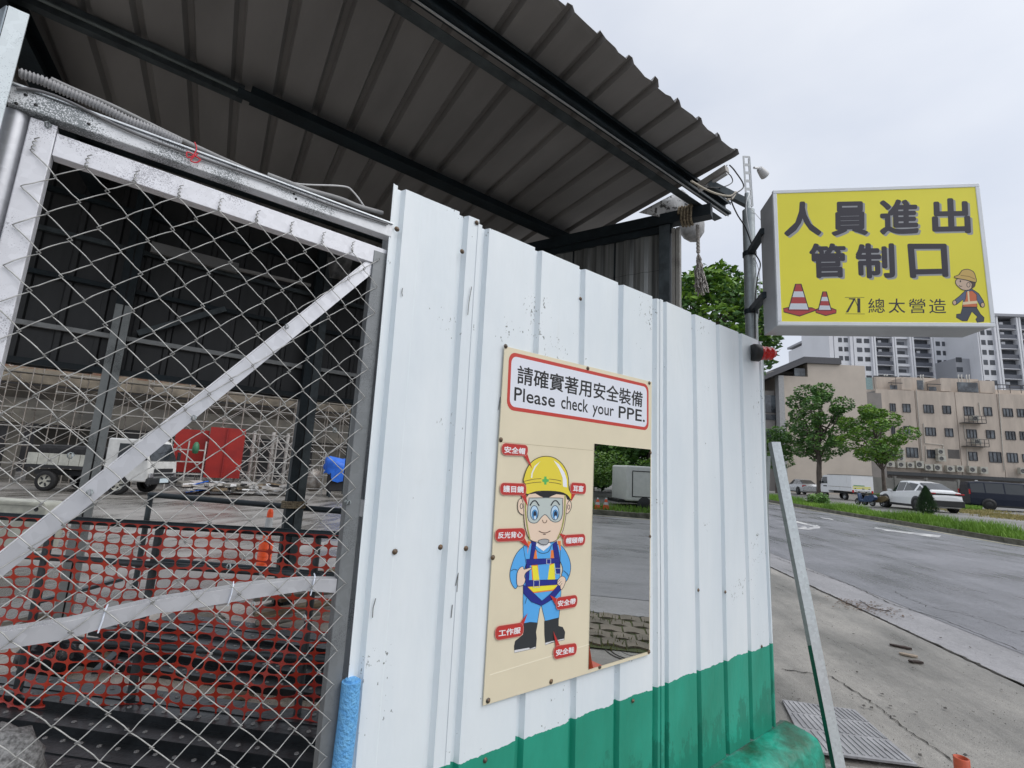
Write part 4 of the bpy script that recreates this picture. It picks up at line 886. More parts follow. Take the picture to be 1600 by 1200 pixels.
# rope coiled on the beam end, frayed rope, spattered sheet
m_rope = M('rope', (.36, .30, .20), .85, 0, .3, 60, .5, 200, col2=(.12, .09, .06))
R0 = onZ(1072, 338, 3.76)
mb = MB(); pts = []
for i in range(60):
    a_ = i / 60 * 2 * math.pi * 4.5; c = R0 + Cd * (-.05 + i * .0019); pts.append(c + cn * (.066 * max(-1, min(1, 1.35 * math.cos(a_)))) + Vector((0, 0, .066 * max(-1, min(1, 1.35 * math.sin(a_))))))
mb.tube(pts, .011, 7); tag(mb.build('rope_coil', m_rope), 'brown rope wound four times round the dark beam end', 'rope')
m_fray = M('frayed_rope', (.52, .49, .46), .9, 0, .3, 80, .6, 150, col2=(.3, .28, .26))
T0 = onZ(1090, 352, 3.68); F1 = onP(1091, 395, T0, Vector((.6, .78, 0))); F2 = onP(1096, 462, T0, Vector((.6, .78, 0)))
fr = thing('frayed_rope', 'pale frayed rope end hanging from the beam in front of the green tree', 'rope', tuple(T0))
mb = MB()
for s_ in (-1, 1):
    mb.tube([T0 + Vector((.004 * math.cos(i * .8 + s_ * 1.57), .004 * math.sin(i * .8 + s_ * 1.57), 0)) + (F1 - T0) * (i / 30) for i in range(31)], .013, 6)
mb.build('twisted_strand', m_fray, fr)
mb = MB(); 
for i in range(150):
    t0 = random.random(); st_ = F1 + (F2 - F1) * t0 * .6; a_ = random.uniform(0, 6.28); sp_ = .012 + .05 * t0
    e = F1 + (F2 - F1) * min(1.0, t0 * .6 + random.uniform(.2, .45)) + Vector((math.cos(a_) * sp_, math.sin(a_) * sp_, random.uniform(-.01, .01))); m_ = (st_ + e) / 2 + Vector((random.uniform(-.02, .02), random.uniform(-.02, .02), .0))
    mb.tube([st_, m_, e], .006, 4, caps=False)
mb.build('frayed_fibres', m_fray, fr)
m_plas = M('spattered_plastic', (.55, .56, .57), .4, 0, .3, 26, .3, 30, col2=(.06, .06, .06), lo=.40, hi=.46)
def cloth(name, px_pts, Y0, mat, nu=14, nv=8, amp=.03, depth=None, parent=None):
    H = homog([(0, 0), (1, 0), (1, 1), (0, 1)], px_pts); mb = MB(); vs = []
    for j in range(nv + 1):
        for i in range(nu + 1):
            u, v = i / nu, j / nv; x, y = H(u, v); d = Y0 + amp * (math.sin(u * 9 + v * 3) + .6 * math.sin(v * 11 + u * 5)); vs.append(dep(x, y, d))
    mb.add(vs, [(j * (nu + 1) + i, j * (nu + 1) + i + 1, (j + 1) * (nu + 1) + i + 1, (j + 1) * (nu + 1) + i) for j in range(nv) for i in range(nu)], True)
    return mb.build(name, mat, parent, solid=.004)
tag(cloth('plastic_sheet', [(998, 332), (1066, 296), (1090, 318), (1060, 346)], 4.25, m_plas, amp=.01), 'white plastic sheet with dark spatters tucked between canopy roof and beam', 'plastic sheet')
# sack behind the beam end
mb = MB(); c = dep(1082, 346, 4.75); prof = [(0, -.20), (.04, -.198), (.10, -.165), (.13, -.07), (.12, .02), (.10, .10)]
mb.lathe(prof, c, 9, Matrix.Rotation(.3, 3, 'Y') @ Matrix.Diagonal((1.25, .8, 1))); tag(mb.build('plastic_sack', M('plaster_spatter', (.42, .42, .42), .6, 0, .3, 20, col2=(.22, .22, .22))), 'grey spattered plastic sack hanging behind the rope at the beam end', 'hung_sack')
# LED tube and wires under the eave tip
tb = thing('tube_light', 'white tube light with wires fixed under the roof corner near the sign pole', 'light', tuple(onZ(1128, 275, 3.85)))
a, b = onZ(1092, 292, 3.80), onZ(1136, 264, 3.84); MB().bar(a, b, .05, .05).build('housing', M('tube_white', (.42, .40, .37), .5, 0, .2), tb); MB().tube([a + Vector((0, 0, -.035)), b + Vector((0, 0, -.035))], .014, 8).build('tube', M('tube_glass', (.5, .5, .5), .3, 0, 0), tb)
cch('arm', onZ(1108, 285, 3.78), onZ(1168, 315, 3.60), .05, .05, mat=m_dsteel_light, par=tb)
cable('cable', [(1096, 290), (1112, 293), (1130, 292), (1144, 285), (1142, 275), (1132, 266), (1136, 258)], 1.75, .004, m_black, 'black wire looping under the tube light at the roof corner')
cable('cable', [(1080, 283), (1105, 297), (1124, 304), (1142, 306), (1150, 300), (1144, 310), (1136, 312)], 1.6, .007, M('cream_wire', (.5, .45, .36), .6, 0, .1), 'cream twisted wire bundle below the roof corner')
# interior lamp bar and hung board
cr_ = thing('ceiling_light', 'long pale grey fluorescent light bar on the dark back wall of the shed', 'light', tuple(onY(300, 400, BW - .12)))
MB().bar(onY(236, 386, BW - .12), onY(372, 420, BW - .12), .05, .10).build('housing', M('lamp_box', (.22, .22, .22), .6, 0, .1), cr_)
MB().bar(onY(372, 421, BW - .12), onY(485, 446, BW - .12), .03, .03).build('tube', M('lamp_tube', (.35, .34, .33), .5, 0, .1), cr_)
tag(cloth('plastic_bag', [(512, 402), (552, 398), (545, 440), (515, 434)], 4.9, M('milky_bag', (.16, .16, .16), .5, 0, .3, 12), amp=.03), 'crumpled grey plastic bag hanging under the shed roof near the gate corner', 'bag')

# ================================================================ building site behind the gate
SZ = -.50
FW = Vector((.609, .793, 0)).normalized(); RT = Vector((FW.y, -FW.x, 0))
# guard rail of dark pipes between the shed posts
def pipe(name, pts, r, mat, parent, n=10): return MB().tube(pts, r, n).build(name, mat, parent)
g1, g2 = onZ(236, 773, 1.0), onZ(548, 800, 1.0); gd = (g2 - g1).normalized()
gr = thing('guard_rail', 'dark pipe guard rail standing inside the gate at the back of the shed', 'railing', (g1.x, g1.y, 0))
pipe('top_pipe', [g1 - gd * .02, g2 + gd * 1.2], .030, m_dsteel, gr); pipe('upright', [g1, Vector((g1.x, g1.y, 0))], .028, m_dsteel_light, gr)
k1 = g1 - gd * .9 + Vector((0, 0, -.12)); pipe('slanting_pipe', [g1 + Vector((0, 0, -.30)), onZ(140, 815, .75)], .022, m_dsteel_light, gr)
g3 = onZ(550, 795, .35); pipe('lower_pipe', [onZ(242, 875, .42), onZ(545, 900, .42)], .026, m_dsteel, gr); pipe('lower_pipe', [onZ(330, 975, .12), onZ(545, 1000, .12)], .026, m_dsteel, gr)
mb = MB(); c = Vector((1.40, BW - .12, 1.03))
for k in range(4):
    mb.tube([c + Vector((.12 * math.cos(a_ / 8 * math.pi), .085 * math.sin(a_ / 8 * math.pi), k * .018 - .02)) for a_ in range(17)], .009, 6)
tag(mb.build('rope_lashing', m_rope), 'dark rope lashed round the black shed post above the pipe rail', 'rope')
# barricade with orange net
b1, b2 = onZ(-60, 803, 1.08), onZ(556, 838, 1.10)
bd = (b2 - b1).normalized(); bn = bd.cross(Vector((0, 0, 1)))
bar = thing('barricade', 'pipe barricade frame that carries the red-orange safety net', 'barricade', (b1.x, b1.y, 0))
pipe('top_pipe', [b1, b2 + bd * .3], .022, m_dsteel, bar)
for z in (.86, .42): pipe('cross_pipe', [Vector((b1.x, b1.y, z)) - bn * .03, Vector((b2.x, b2.y, z)) + bd * .3 - bn * .03], .019, m_dsteel_light, bar)
for f in (.22, .5, .9):
    p = b1.lerp(b2, f) - bn * .05; pipe('upright', [Vector((p.x, p.y, 1.1)), Vector((p.x, p.y, 0))], .022, m_dsteel_light, bar)
m_net = M('orange_net', (.52, .040, .012), .45, 0, .25, 3, 0, col2=(.28, .014, .008))
mb = MB(); cw, ch = .088, .0575; nc = int((b2 - b1).length / cw) + 3; nr = 21
def netp(u, v):
    x = u * cw; zt_ = 1.085 + (b2.z - b1.z) * min(1, x / (b2 - b1).length); z = zt_ - v * ch
    sag = .012 * math.sin(u * .9) * math.sin(v * .35); z -= .012 * math.sin(u * .55 + v * .2) * min(1, v / 4); x += .010 * math.sin(v * .8 + u * .3) * min(1, v / 5)
    bul = .03 * math.sin(u * .45 + 1) * math.sin(v * .22) + .018 * math.sin(u * 1.3 + v * .6) * min(1, v / 8) + (max(0, v - 17) * .03)
    p = Vector((b1.x, b1.y, 0)) + bd * x + bn * (.035 + bul); return Vector((p.x, p.y, max(z, .015 + .01 * math.sin(u))))
cell = []
for v in range(nr):
    for u in range(nc):
        if random.random() < .012: continue
        outer = [(0, 0), (.5, 0), (1, 0), (1, .5), (1, 1), (.5, 1), (0, 1), (0, .5)]
        mx_, my_ = .042, .055; rr_ = .2
        inner = [(mx_ + rr_ * .55, my_ + rr_ * .75), (.5, my_), (1 - mx_ - rr_ * .55, my_ + rr_ * .75), (1 - mx_, .5), (1 - mx_ - rr_ * .55, 1 - my_ - rr_ * .75), (.5, 1 - my_), (mx_ + rr_ * .55, 1 - my_ - rr_ * .75), (mx_, .5)]
        # 16-gon opening with round ends
        ang = [i * math.pi / 8 for i in range(16)]; hole = []
        for a_ in ang:
            ca, sa = math.cos(a_), math.sin(a_); e = 3.1; r_ = (abs(ca) ** e + abs(sa) ** e) ** (-1 / e); hole.append((.5 + ca * r_ * (.5 - mx_), .5 + sa * r_ * (.5 - my_)))
        sq = []
        for a_ in ang:
            ca, sa = math.cos(a_), math.sin(a_); m_ = max(abs(ca), abs(sa)); sq.append((.5 + ca / m_ * .5, .5 + sa / m_ * .5))
        P = [netp(u + a, v + b) for a, b in sq] + [netp(u + a, v + b) for a, b in hole]
        mb.add(P, [(i, (i + 1) % 16, 16 + (i + 1) % 16, 16 + i) for i in range(16)])
tag(mb.build('safety_net', m_net, solid=.002), 'red-orange plastic safety net with rounded holes hung on the barricade behind the gate', 'safety net')
# perforated steel planks lying inside
m_plank = M('wet_black_plank', (.035, .04, .045), .35, .3, .3, 6, .15, 40)
m_hole = M('plank_hole_light', (.22, .22, .22), .6, 0, .1)
def plank(c, dirv, L_, w, z, label, group, tilt=0.0, h=.045):
    d = Vector(dirv).normalized(); up_ = Vector((0, 0, 1)); y = up_.cross(d).normalized(); y2 = (y * math.cos(tilt) + up_ * math.sin(tilt)).normalized(); n = d.cross(y2).normalized(); n = n if n.z > 0 else -n
    c = Vector((c[0], c[1], z)); MM = Matrix((d, y2, n)).transposed()
    t = thing('steel_plank', label, 'plank', tuple(c), 0, group)
    mb = MB(); mb.box(c, (L_, w, .004), M=MM); mb.box(c + y2 * (w / 2) - n * h / 2, (L_, .004, h), M=MM); mb.box(c - y2 * (w / 2) - n * h / 2, (L_, .004, h), M=MM); mb.box(c + n * .004, (L_, w * .18, .006), M=MM); mb.build('deck', m_plank, t)
    mb = MB(); k = int(L_ / .105)
    for i in range(k):
        for j, oy in enumerate((-.32, .32)):
            q = c + d * (-L_ / 2 + .06 + i * .105 + (.05 if j else 0)) + y2 * oy * w + n * .0025; Q = n.to_track_quat('Z', 'Y').to_matrix(); mb.lathe([(.013, 0), (.011, .004), (.006, .0045), (0, .001)], q, 6, Q)
    mb.build('dimples', m_hole, t, kind='stuff'); return t
q1, q2 = onZ(190, 985, .12), onZ(560, 1035, .12); dd = q2 - q1
for i, (off, z) in enumerate(((0, .15), (.12, .11), (.24, .06), (-.12, .19))):
    dn = Vector((-dd.y, dd.x, 0)).normalized() * -1; c = (q1 + q2) / 2 + dn * off + dd.normalized() * .12 * i
    plank(c, dd, 2.3, .25, z, ('%s perforated black steel plank of the middle stack behind the net' % ('second', 'third', 'nearest', 'farthest')[i]), 'perforated steel planks on the site floor', .03 * i)
q1, q2 = onZ(-20, 1090, .05), onZ(520, 1165, .05); dd = q2 - q1
for i, (off, z) in enumerate(((.10, .09), (.34, .045), (-.02, .13))):
    dn = Vector((-dd.y, dd.x, 0)).normalized() * -1; c = (q1 + q2) / 2 + dn * off + dd.normalized() * .1 * i
    plank(c, dd, 2.6, .24, z, ('%s perforated dark plank of the row right behind the gate foot' % ('middle', 'front', 'rear')[i]), 'perforated steel planks on the site floor', .02)
# timber, pipes and rubbish lying behind the net
m_wood = M('wet_timber', (.24, .18, .11), .7, 0, .4, 5, .4, 30, col2=(.08, .06, .045), stretch=(1, 1, 1)); m_wood2 = M('grey_timber', (.30, .28, .24), .75, 0, .4, 6, .4, 30, col2=(.12, .11, .1))
words = ['pale', 'grey', 'brown', 'wet', 'short', 'long', 'split', 'thick', 'thin', 'tilted', 'dark', 'upper', 'lower', 'crossed']
for i in range(14):
    a = onZ(random.uniform(395, 470), random.uniform(905, 975), random.uniform(.05, .30)); b = a + RT * random.uniform(.6, 1.1) + FW * random.uniform(.5, 1.0); b.z = a.z + random.uniform(-.03, .10)
    mb = MB(); mb.bar(a, b, random.uniform(.04, .10), random.uniform(.02, .05)); tag(mb.build('timber', m_wood if i % 2 else m_wood2), '%s timber offcut in the wet lumber heap beside the gate stile' % words[i], 'timber', 'timber offcuts heaped on the site floor')
for i, (p, q, m_) in enumerate((((0, 975, .1), (110, 950, .1), m_wood2), ((20, 985, .05), (105, 945, .12), m_wood), ((190, 905, .2), (60, 940, .15), m_dsteel_light), ((150, 1050, .05), (215, 990, .1), m_dsteel_light), ((160, 1030, .05), (225, 960, .08), m_wood))):
    a, b = onZ(*p), onZ(*q); mb = MB(); mb.bar(a, b, .05, .03); tag(mb.build('timber' if m_ is not m_dsteel_light else 'steel_bar', m_), ('grey board with nails left of the net posts', 'brown board under the grey one at far left', 'grey steel tube lying behind the left part of the net', 'short steel tube crossing near the net bottom', 'brown batten by the crossing steel tube')[i], 'timber' if m_ is not m_dsteel_light else 'steel bar')
# black rubbish bags and small debris
m_bag = M('black_bag', (.018, .018, .022), .3, 0, .2, 10, .6, 14)
def blob(name, c, s, mat, label, cat, amp=.25, seed=1):
    rnd = random.Random(seed); mb = MB(); vs = []; nu, nv = 16, 9
    for j in range(nv + 1):
        for i in range(nu):
            th, ph = math.pi * j / nv, 2 * math.pi * i / nu; r = 1 + rnd.uniform(-amp, amp) * (0 < j < nv)
            vs.append((c[0] + s[0] * r * math.sin(th) * math.cos(ph), c[1] + s[1] * r * math.sin(th) * math.sin(ph), c[2] + s[2] * max(-.9, r * math.cos(th))))
    mb.add(vs, [(j * nu + i, (j + 1) * nu + i, (j + 1) * nu + (i + 1) % nu, j * nu + (i + 1) % nu) for j in range(nv) for i in range(nu)], True); return tag(mb.build(name, mat), label, cat)
p = onZ(75, 1035, .08); blob('rubbish_bag', (p.x, p.y, .10), (.16, .14, .12), m_bag, 'crumpled black rubbish bag on the floor at far left behind the net', 'bag', .3, 3)
p = onZ(250, 1080, .0); blob('wet_sack', (p.x + .3, p.y + 1.2, .06), (.2, .14, .06), m_wood2, 'flattened wet grey sack between the two rows of planks', 'sack', .3, 5)
p = onZ(0, 1190, .25); blob('stone', (p.x - .05, p.y - .02, .22), (.20, .16, .17), M('speckled_granite', (.42, .42, .42), .8, 0, .4, 60, .3, 40, col2=(.12, .12, .12)), 'grey speckled boulder at the bottom left corner behind the gate', 'stone', .08, 9)
for i, (x, y) in enumerate(((420, 1072), (455, 1078), (330, 1040), (370, 1095), (300, 1020), (470, 1065))):
    p = onZ(x, y, .0); blob('debris', (p.x, p.y, .02), (.08, .05, .02), m_wood, ('small brown wood scrap on the wet floor, %s' % ['below the lumber', 'nearest the gate stile', 'left of the planks', 'in the middle of the floor', 'furthest left', 'right beside the first scrap'][i]), 'scrap', .3, i)
# cream jersey barrier at left
jb = thing('plastic_barrier', 'dirty cream plastic road barrier at the left edge behind the diagonal brace', 'barrier', tuple(onZ(20, 862, 0)))
c = onZ(22, 862, .0) + FW * .12; mb = MB(); M3 = Matrix((RT, FW, Vector((0, 0, 1)))).transposed()
P = [(-1.2, 0), (.32, 0), (.36, .25), (.30, .62), (.26, .66), (-1.2, .66)]
mb.prism([c + RT * x + Vector((0, 0, z + .02)) - FW * .12 for x, z in P], FW * .3); m_cb = M('dirty_cream', (.50, .50, .42), .6, 0, .3, 4, .2, 20, col2=(.30, .30, .26)); mb.build('body', m_cb, jb, bevel=.02)
mb = MB(); mb.lathe([(0, .0), (.03, 0), (.03, .004)], c + RT * .18 + Vector((0, 0, .58)) - FW * .121, 12, (-FW).to_track_quat('Z', 'Y').to_matrix()); mb.build('filler_hole', m_black, jb)
MB().bar(c + RT * -1.1 + Vector((0, 0, .64)) - FW * .125, c + RT * .26 + Vector((0, 0, .64)) - FW * .125, .015, .025).build('rim', m_cb, jb)
# traffic cone behind the net: tall stacked cone
def cone(name, label, p, h, r, group=None, base=.0, bands=((.55, .75),), mats=None):
    t = thing(name, label, 'traffic cone', tuple(p), 0, group); om = m_orange
    MB().box((0, 0, .015), (r * 2.6, r * 2.6, .03)).build('base', om, t, local=True, bevel=.006)
    prof = [(r, .03), (r * .2, h), (0, h)]; MB().lathe([(r, .03), (r * .95, .05), (r * .22, h - .01), (r * .16, h), (0, h)], n=18).build('body', om, t, local=True)
    for f0, f1 in bands:
        r0, r1 = r * .95 + (r * .22 - r * .95) * f0 + .0025, r * .95 + (r * .22 - r * .95) * f1 + .0025
        MB().lathe([(r0, .05 + (h - .06) * f0), (r1, .05 + (h - .06) * f1)], n=18).build('reflective_band', m_conewhite, t, local=True)
    return t
m_conewhite = M('reflective_white', (.6, .62, .62), .4, 0, .1)
pc = onZ(410, 893, 0.0); pc.z = .0
dl = thing('delineator', 'slender orange traffic post with white band behind the net', 'traffic post', tuple(pc)); dl.scale = (.72, .72, 1.02)
m_fo = M('fluor_orange', (.98, .10, .01), .4, 0, .08, 10)
MB().lathe([(.15, 0), (.15, .02), (.125, .03), (.118, .36), (.075, .40), (.07, .44), (0, .44)], n=18).build('lower_body', m_fo, dl, local=True)
MB().lathe([(.072, .44), (.062, .60), (.052, .74), (.038, .78), (0, .79)], n=18).build('upper_body', m_fo, dl, local=True); MB().lathe([(.0685, .53), (.058, .68)], n=18).build('reflective_band', m_conewhite, dl, local=True)
for k in range(3): MB().lathe([(.1215 - k * .001, .10 + k * .09), (.126 - k * .001, .105 + k * .09), (.1215 - k * .001, .11 + k * .09)], n=18).build('ring', m_orange, dl, local=True)
# ---------------- far side of the site: facade frame (x to the right along the slab, z up)
FA = math.radians(-10); FD = Vector((math.cos(FA), math.sin(FA), 0)); FN = Vector((-FD.y, FD.x, 0))
FO = dep(300, 700, 27.0); FO.z = 0
def fp(px, py, off=0.0): return onP(px, py, FO + FN * off, FN)
def fbox(mb, px0, py0, px1, py1, off, depth, skew=True):
    a, b = fp(px0, py0, off), fp(px1, py0, off); z0, z1 = fp((px0 + px1) / 2, py1, off).z, fp((px0 + px1) / 2, py0, off).z
    c = (a + b) / 2 + FN * depth / 2; w_ = (Vector((b.x, b.y, 0)) - Vector((a.x, a.y, 0))).length; return mb.box((c.x, c.y, (z0 + z1) / 2), (w_, depth, z1 - z0), rz=FA)
cb = thing('concrete_building', 'raw concrete building under construction behind scaffolding across the site', 'building', (FO.x, FO.y, SZ))
XL, XR = fp(-260, 700).dot(FD), fp(900, 700).dot(FD)
def slab(z0, z1, off, depth, name, mat, x0=None, x1=None, parent=None):
    x0 = XL if x0 is None else x0; x1 = XR if x1 is None else x1; yo = FO.dot(FN) + off
    c = FD * (x0 + x1) / 2 + FN * (yo + depth / 2); return MB().box((c.x, c.y, (z0 + z1) / 2), (x1 - x0, depth, z1 - z0), rz=FA).build(name, mat, parent or cb)
zA, zB = fp(300, 603).z, fp(300, 622).z
zC, zD = fp(300, 650).z, fp(300, 668).z
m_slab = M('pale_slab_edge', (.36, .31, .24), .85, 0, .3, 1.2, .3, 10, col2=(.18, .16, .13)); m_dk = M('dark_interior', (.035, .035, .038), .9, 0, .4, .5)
slab(zB, zA, 0, .5, 'upper_slab', m_slab); slab(zD, zC + .25, .6, .4, 'spandrel', m_conc); slab(zD - .35, zD, .2, .5, 'middle_slab', m_conc)
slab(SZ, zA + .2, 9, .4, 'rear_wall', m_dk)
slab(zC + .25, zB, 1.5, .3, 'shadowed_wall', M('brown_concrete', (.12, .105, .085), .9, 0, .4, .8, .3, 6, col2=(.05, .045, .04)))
slab(zA, zA + .7, 1.2, .3, 'upper_storey_wall', M('brick_brown', (.22, .12, .08), .9, 0, .4, 3, col2=(.3, .26, .2)))
for px in (20, 120, 262, 345, 400, 520, 600):
    a = fp(px, 700, 1.5); MB().box((a.x, a.y, (SZ + zD) / 2), (.45, .5, zD - SZ), rz=FA).build('column', m_conc, cb)
for px0, px1 in ((50, 140), (150, 190), (490, 552)):
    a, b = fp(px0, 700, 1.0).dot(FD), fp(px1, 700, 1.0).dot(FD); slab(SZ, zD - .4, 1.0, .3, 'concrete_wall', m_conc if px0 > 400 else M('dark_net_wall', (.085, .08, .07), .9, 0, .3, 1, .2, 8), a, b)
# scaffolding: each lift frame is a part
sc1 = thing('scaffold', 'light steel scaffolding in front of the concrete building', 'scaffolding', tuple(fp(250, 745, -1.2)))
yo = FO.dot(FN)
def sp3(x, off, z): v = FD * x + FN * (yo + off); return Vector((v.x, v.y, z))
x = XL; lev = [SZ + 1.75 * k for k in range(5)]; fi = 0
m_scaf2 = M('pale_scaffold', (.60, .58, .55), .5, .3, .2, 4)
def frame(xa, off, z0, h=1.75, w=1.2, parent=None, mat=None):
    mb = MB(); r = .024; bas = [sp3(xa, off, z0), sp3(xa, off - w, z0)]
    for b_ in bas: mb.tube([b_, b_ + Vector((0, 0, h))], r, 5)
    mb.tube([bas[0] + Vector((0, 0, h - .05)), bas[1] + Vector((0, 0, h - .05))], r, 5); mb.tube([bas[0] + Vector((0, 0, h * .55)), bas[1] + Vector((0, 0, h * .55))], r * .8, 5); return mb.build('standard_frame', mat or m_scaf, parent or sc1)
def bay(xa, xb, off, z0, h=1.75, parent=None, mat=None, dens=1):
    mb = MB(); r = .017
    mb.tube([sp3(xa, off, z0 + .15), sp3(xb, off, z0 + h - .2)], r, 4); mb.tube([sp3(xa, off, z0 + h - .2), sp3(xb, off, z0 + .15)], r, 4)
    mb.tube([sp3(xa, off, z0 + h), sp3(xb, off, z0 + h)], r, 4); mb.tube([sp3(xa, off, z0 + h * .5), sp3(xb, off, z0 + h * .5)], r, 4)
    return mb.build('cross_brace', mat or m_scaf2, parent or sc1)
while x < XR:
    for z in lev:
        if z + 1.75 < zA + 3.2:
            if random.random() < .93: frame(x, -.1, z); 
            if random.random() < .85: bay(x, x + 1.8, -.1, z, mat=random.choice([m_scaf, m_scaf2]))
            if random.random() < .8: bay(x, x + 1.8, -1.3, z, mat=m_scaf2)
            frame(x + .9, -.3, z, mat=m_scaf)
    x += 1.8
for z in (lev[2] - .02, lev[3] - .02):
    c = FD * (XL + XR) / 2 + FN * (yo - .7)
    MB().box((c.x, c.y, z), (XR - XL, .5, .04), rz=FA).build('walkway', m_conc, sc1)
# denser pale formwork props at right
sc2 = thing('scaffold', 'dense pale grey shoring frames right of the red formwork', 'scaffolding', tuple(fp(400, 745, -1.6)))
xa, xb = fp(375, 700, -1).dot(FD), fp(470, 700, -1).dot(FD); k = 0; x = xa
while x < xb:
    for z in (SZ, SZ + 1.5):
        frame(x, -1.5, z, 1.5, .9, sc2, m_scaf2); bay(x, x + .9, -1.5, z, 1.5, sc2, m_scaf2); bay(x, x + .9, -2.2, z, 1.5, sc2, m_scaf2)
    x += .9
for px in (395, 425, 448):
    a = fp(px, 700, -1.2); MB().tube([(a.x, a.y, SZ), (a.x, a.y, SZ + 3.2)], .10, 10).build('prop_column', m_scaf2, sc2)
# red formwork hut
rf = thing('red_formwork', 'bright red steel formwork panels with rails standing beside the truck', 'formwork', tuple(fp(320, 742, -3)))
m_redp = M('red_steel', (.34, .016, .010), .5, .1, .25, 1.5, .1, 10, col2=(.25, .012, .01))
a0, a1 = fp(318, 742, -3), fp(374, 742, -3); z1 = fp(345, 668, -3).z
c = (a0 + a1) / 2; w_ = (a1 - a0).xy.length
MB().box((c.x + FN.x * .75, c.y + FN.y * .75, (SZ + z1) / 2 + .3), (w_, 1.5, z1 - SZ - .6), rz=FA).build('panel', m_redp, rf)
MB().box((c.x - .02, c.y - .06, (SZ + z1) / 2 + .3), (.05, .06, z1 - SZ - .6), rz=FA).build('rib', M('red_dark', (.25, .01, .01), .5, 0, 0), rf)
a0, a1 = fp(262, 742, -2.6), fp(316, 742, -2.6); c = (a0 + a1) / 2; w_ = (a1 - a0).xy.length; zq = fp(290, 670, -2.6).z
MB().box((c.x + FN.x * .4, c.y + FN.y * .4, (SZ + zq) / 2 + .4), (w_, .1, zq - SZ - .8), rz=FA).build('panel', m_redp, rf)
for z in (SZ + .75, SZ + 1.35, SZ + 1.95):
    MB().bar(sp3(a0.dot(FD), -3.1, z), sp3(a1.dot(FD), -3.1, z), .06, .06).build('rail', m_scaf2, rf)
for q in (a0, (a0 + a1) / 2, a1): MB().bar(sp3(q.dot(FD), -3.15, SZ), sp3(q.dot(FD), -3.15, SZ + 2.4), .06, .06).build('rail_post', m_scaf2, rf)
p_ = fp(306, 700, -3.3); tag(MB().lathe([(0, -.3), (.12, -.25), (.16, 0), (.12, .2), (.05, .3), (0, .3)], p_, 10).build('green_bottle', M('green_plastic', (.05, .2, .1), .4, 0, .1)), 'green plastic container hanging on the white rail before the red panels', 'container')
# blue tarpaulin over a pump
tp = fp(530, 765, -6); tpc = Vector((tp.x, tp.y, SZ))
tc_ = thing('tarp_covered_machine', 'machine under a bright blue tarpaulin near the gate stile', 'machine', tuple(tpc))
mb = MB(); vs = []; nu, nv = 24, 8; m_tarp = M('blue_tarp', (.02, .17, .75), .4, 0, .2, 3, .5, 6, col2=(.01, .10, .5))
for j in range(nv + 1):
    for i in range(nu):
        a_ = 2 * math.pi * i / nu; f = j / nv; e = 3.0; r_ = (abs(math.cos(a_)) ** e + abs(math.sin(a_)) ** e) ** (-1 / e)
        rr_ = r_ * (.80 if j else .6) * (1 + .07 * math.sin(a_ * 7 + f * 3) * f); z = 1.9 - f * (.95 + .35 * math.cos(a_ + .6)) + .09 * math.sin(a_ * 5 + f * 2) * (.4 + f) + .12 * math.cos(a_ * 2) * (1 - f); rr_ *= 1 + .10 * math.sin(a_ * 11 + f * 5) * f
        vs.append((rr_ * math.cos(a_), rr_ * .7 * math.sin(a_), z))
vs.append((0, 0, 1.92)); mb.add(vs, [(j * nu + i, (j + 1) * nu + i, (j + 1) * nu + (i + 1) % nu, j * nu + (i + 1) % nu) for j in range(nv) for i in range(nu)] + [(nu * (nv + 1), i, (i + 1) % nu) for i in range(nu)], True)
mb.build('tarpaulin', m_tarp, tc_, local=True); MB().box((0, 0, .75), (1.2, .9, .9)).build('body', m_dk, tc_, local=True, bevel=.05)
for sx in (-.5, .5):
    for sy in (-.35, .35): MB().box((sx, sy, .16), (.1, .1, .32)).build('leg', m_dsteel, tc_, local=True)
tc_.rotation_euler = (0, 0, FA)
# cage trolley and grey sheets left of tarp
cg = thing('wire_cage', 'small steel cage trolley with grey bags beside the blue tarpaulin', 'cage', tuple(fp(493, 770, -5)))
ca_, cb_ = fp(476, 770, -5), fp(502, 770, -5); hgt = 2.2
for q in (ca_, cb_): MB().tube([(q.x, q.y, SZ), (q.x, q.y, SZ + hgt)], .03, 6).build('upright', m_scaf2, cg)
for z in (.3, .9, 1.5, 2.2): MB().tube([(ca_.x, ca_.y, SZ + z), (cb_.x, cb_.y, SZ + z)], .02, 6).build('bar', m_scaf2, cg)
cc = (ca_ + cb_) / 2 + FN * .3; blob('cement_bag', (cc.x, cc.y, SZ + .7), (.38, .3, .6), m_scaf, 'grey bag stuffed into the steel cage trolley', 'bag', .15, 12)
# debris heap
cols = [m_conc, m_scaf, m_white, m_wood, m_dk, m_scaf2, M('rag_blue', (.02, .14, .6), .5, 0, .1), M('rag_red', (.4, .03, .05), .5, 0, .1)]
hp = thing('rubble_heap', 'heap of boards, sheets and rags in front of the red formwork', 'heap', tuple(fp(360, 765, -6)))
rnd = random.Random(5)
for i in range(95):
    px = rnd.uniform(285, 455); q = fp(px, 765, -5.5 + rnd.uniform(-.8, .8)); sz = (rnd.uniform(.2, 1.1), rnd.uniform(.15, .6), rnd.uniform(.03, .14))
    mt = cols[6] if i in (3, 4) else (cols[7] if i == 9 else cols[rnd.choice([0, 1, 2, 3, 4, 5, 2, 5])])
    if i in (3, 4): q = fp(308 + i, 760, -6)
    MB().box((q.x, q.y, SZ + .08 + rnd.uniform(0, .42)), sz, M=Matrix.Rotation(rnd.uniform(0, 3), 3, 'Z') @ Matrix.Rotation(rnd.uniform(-.35, .35), 3, 'X')).build('scrap_board', mt, hp)

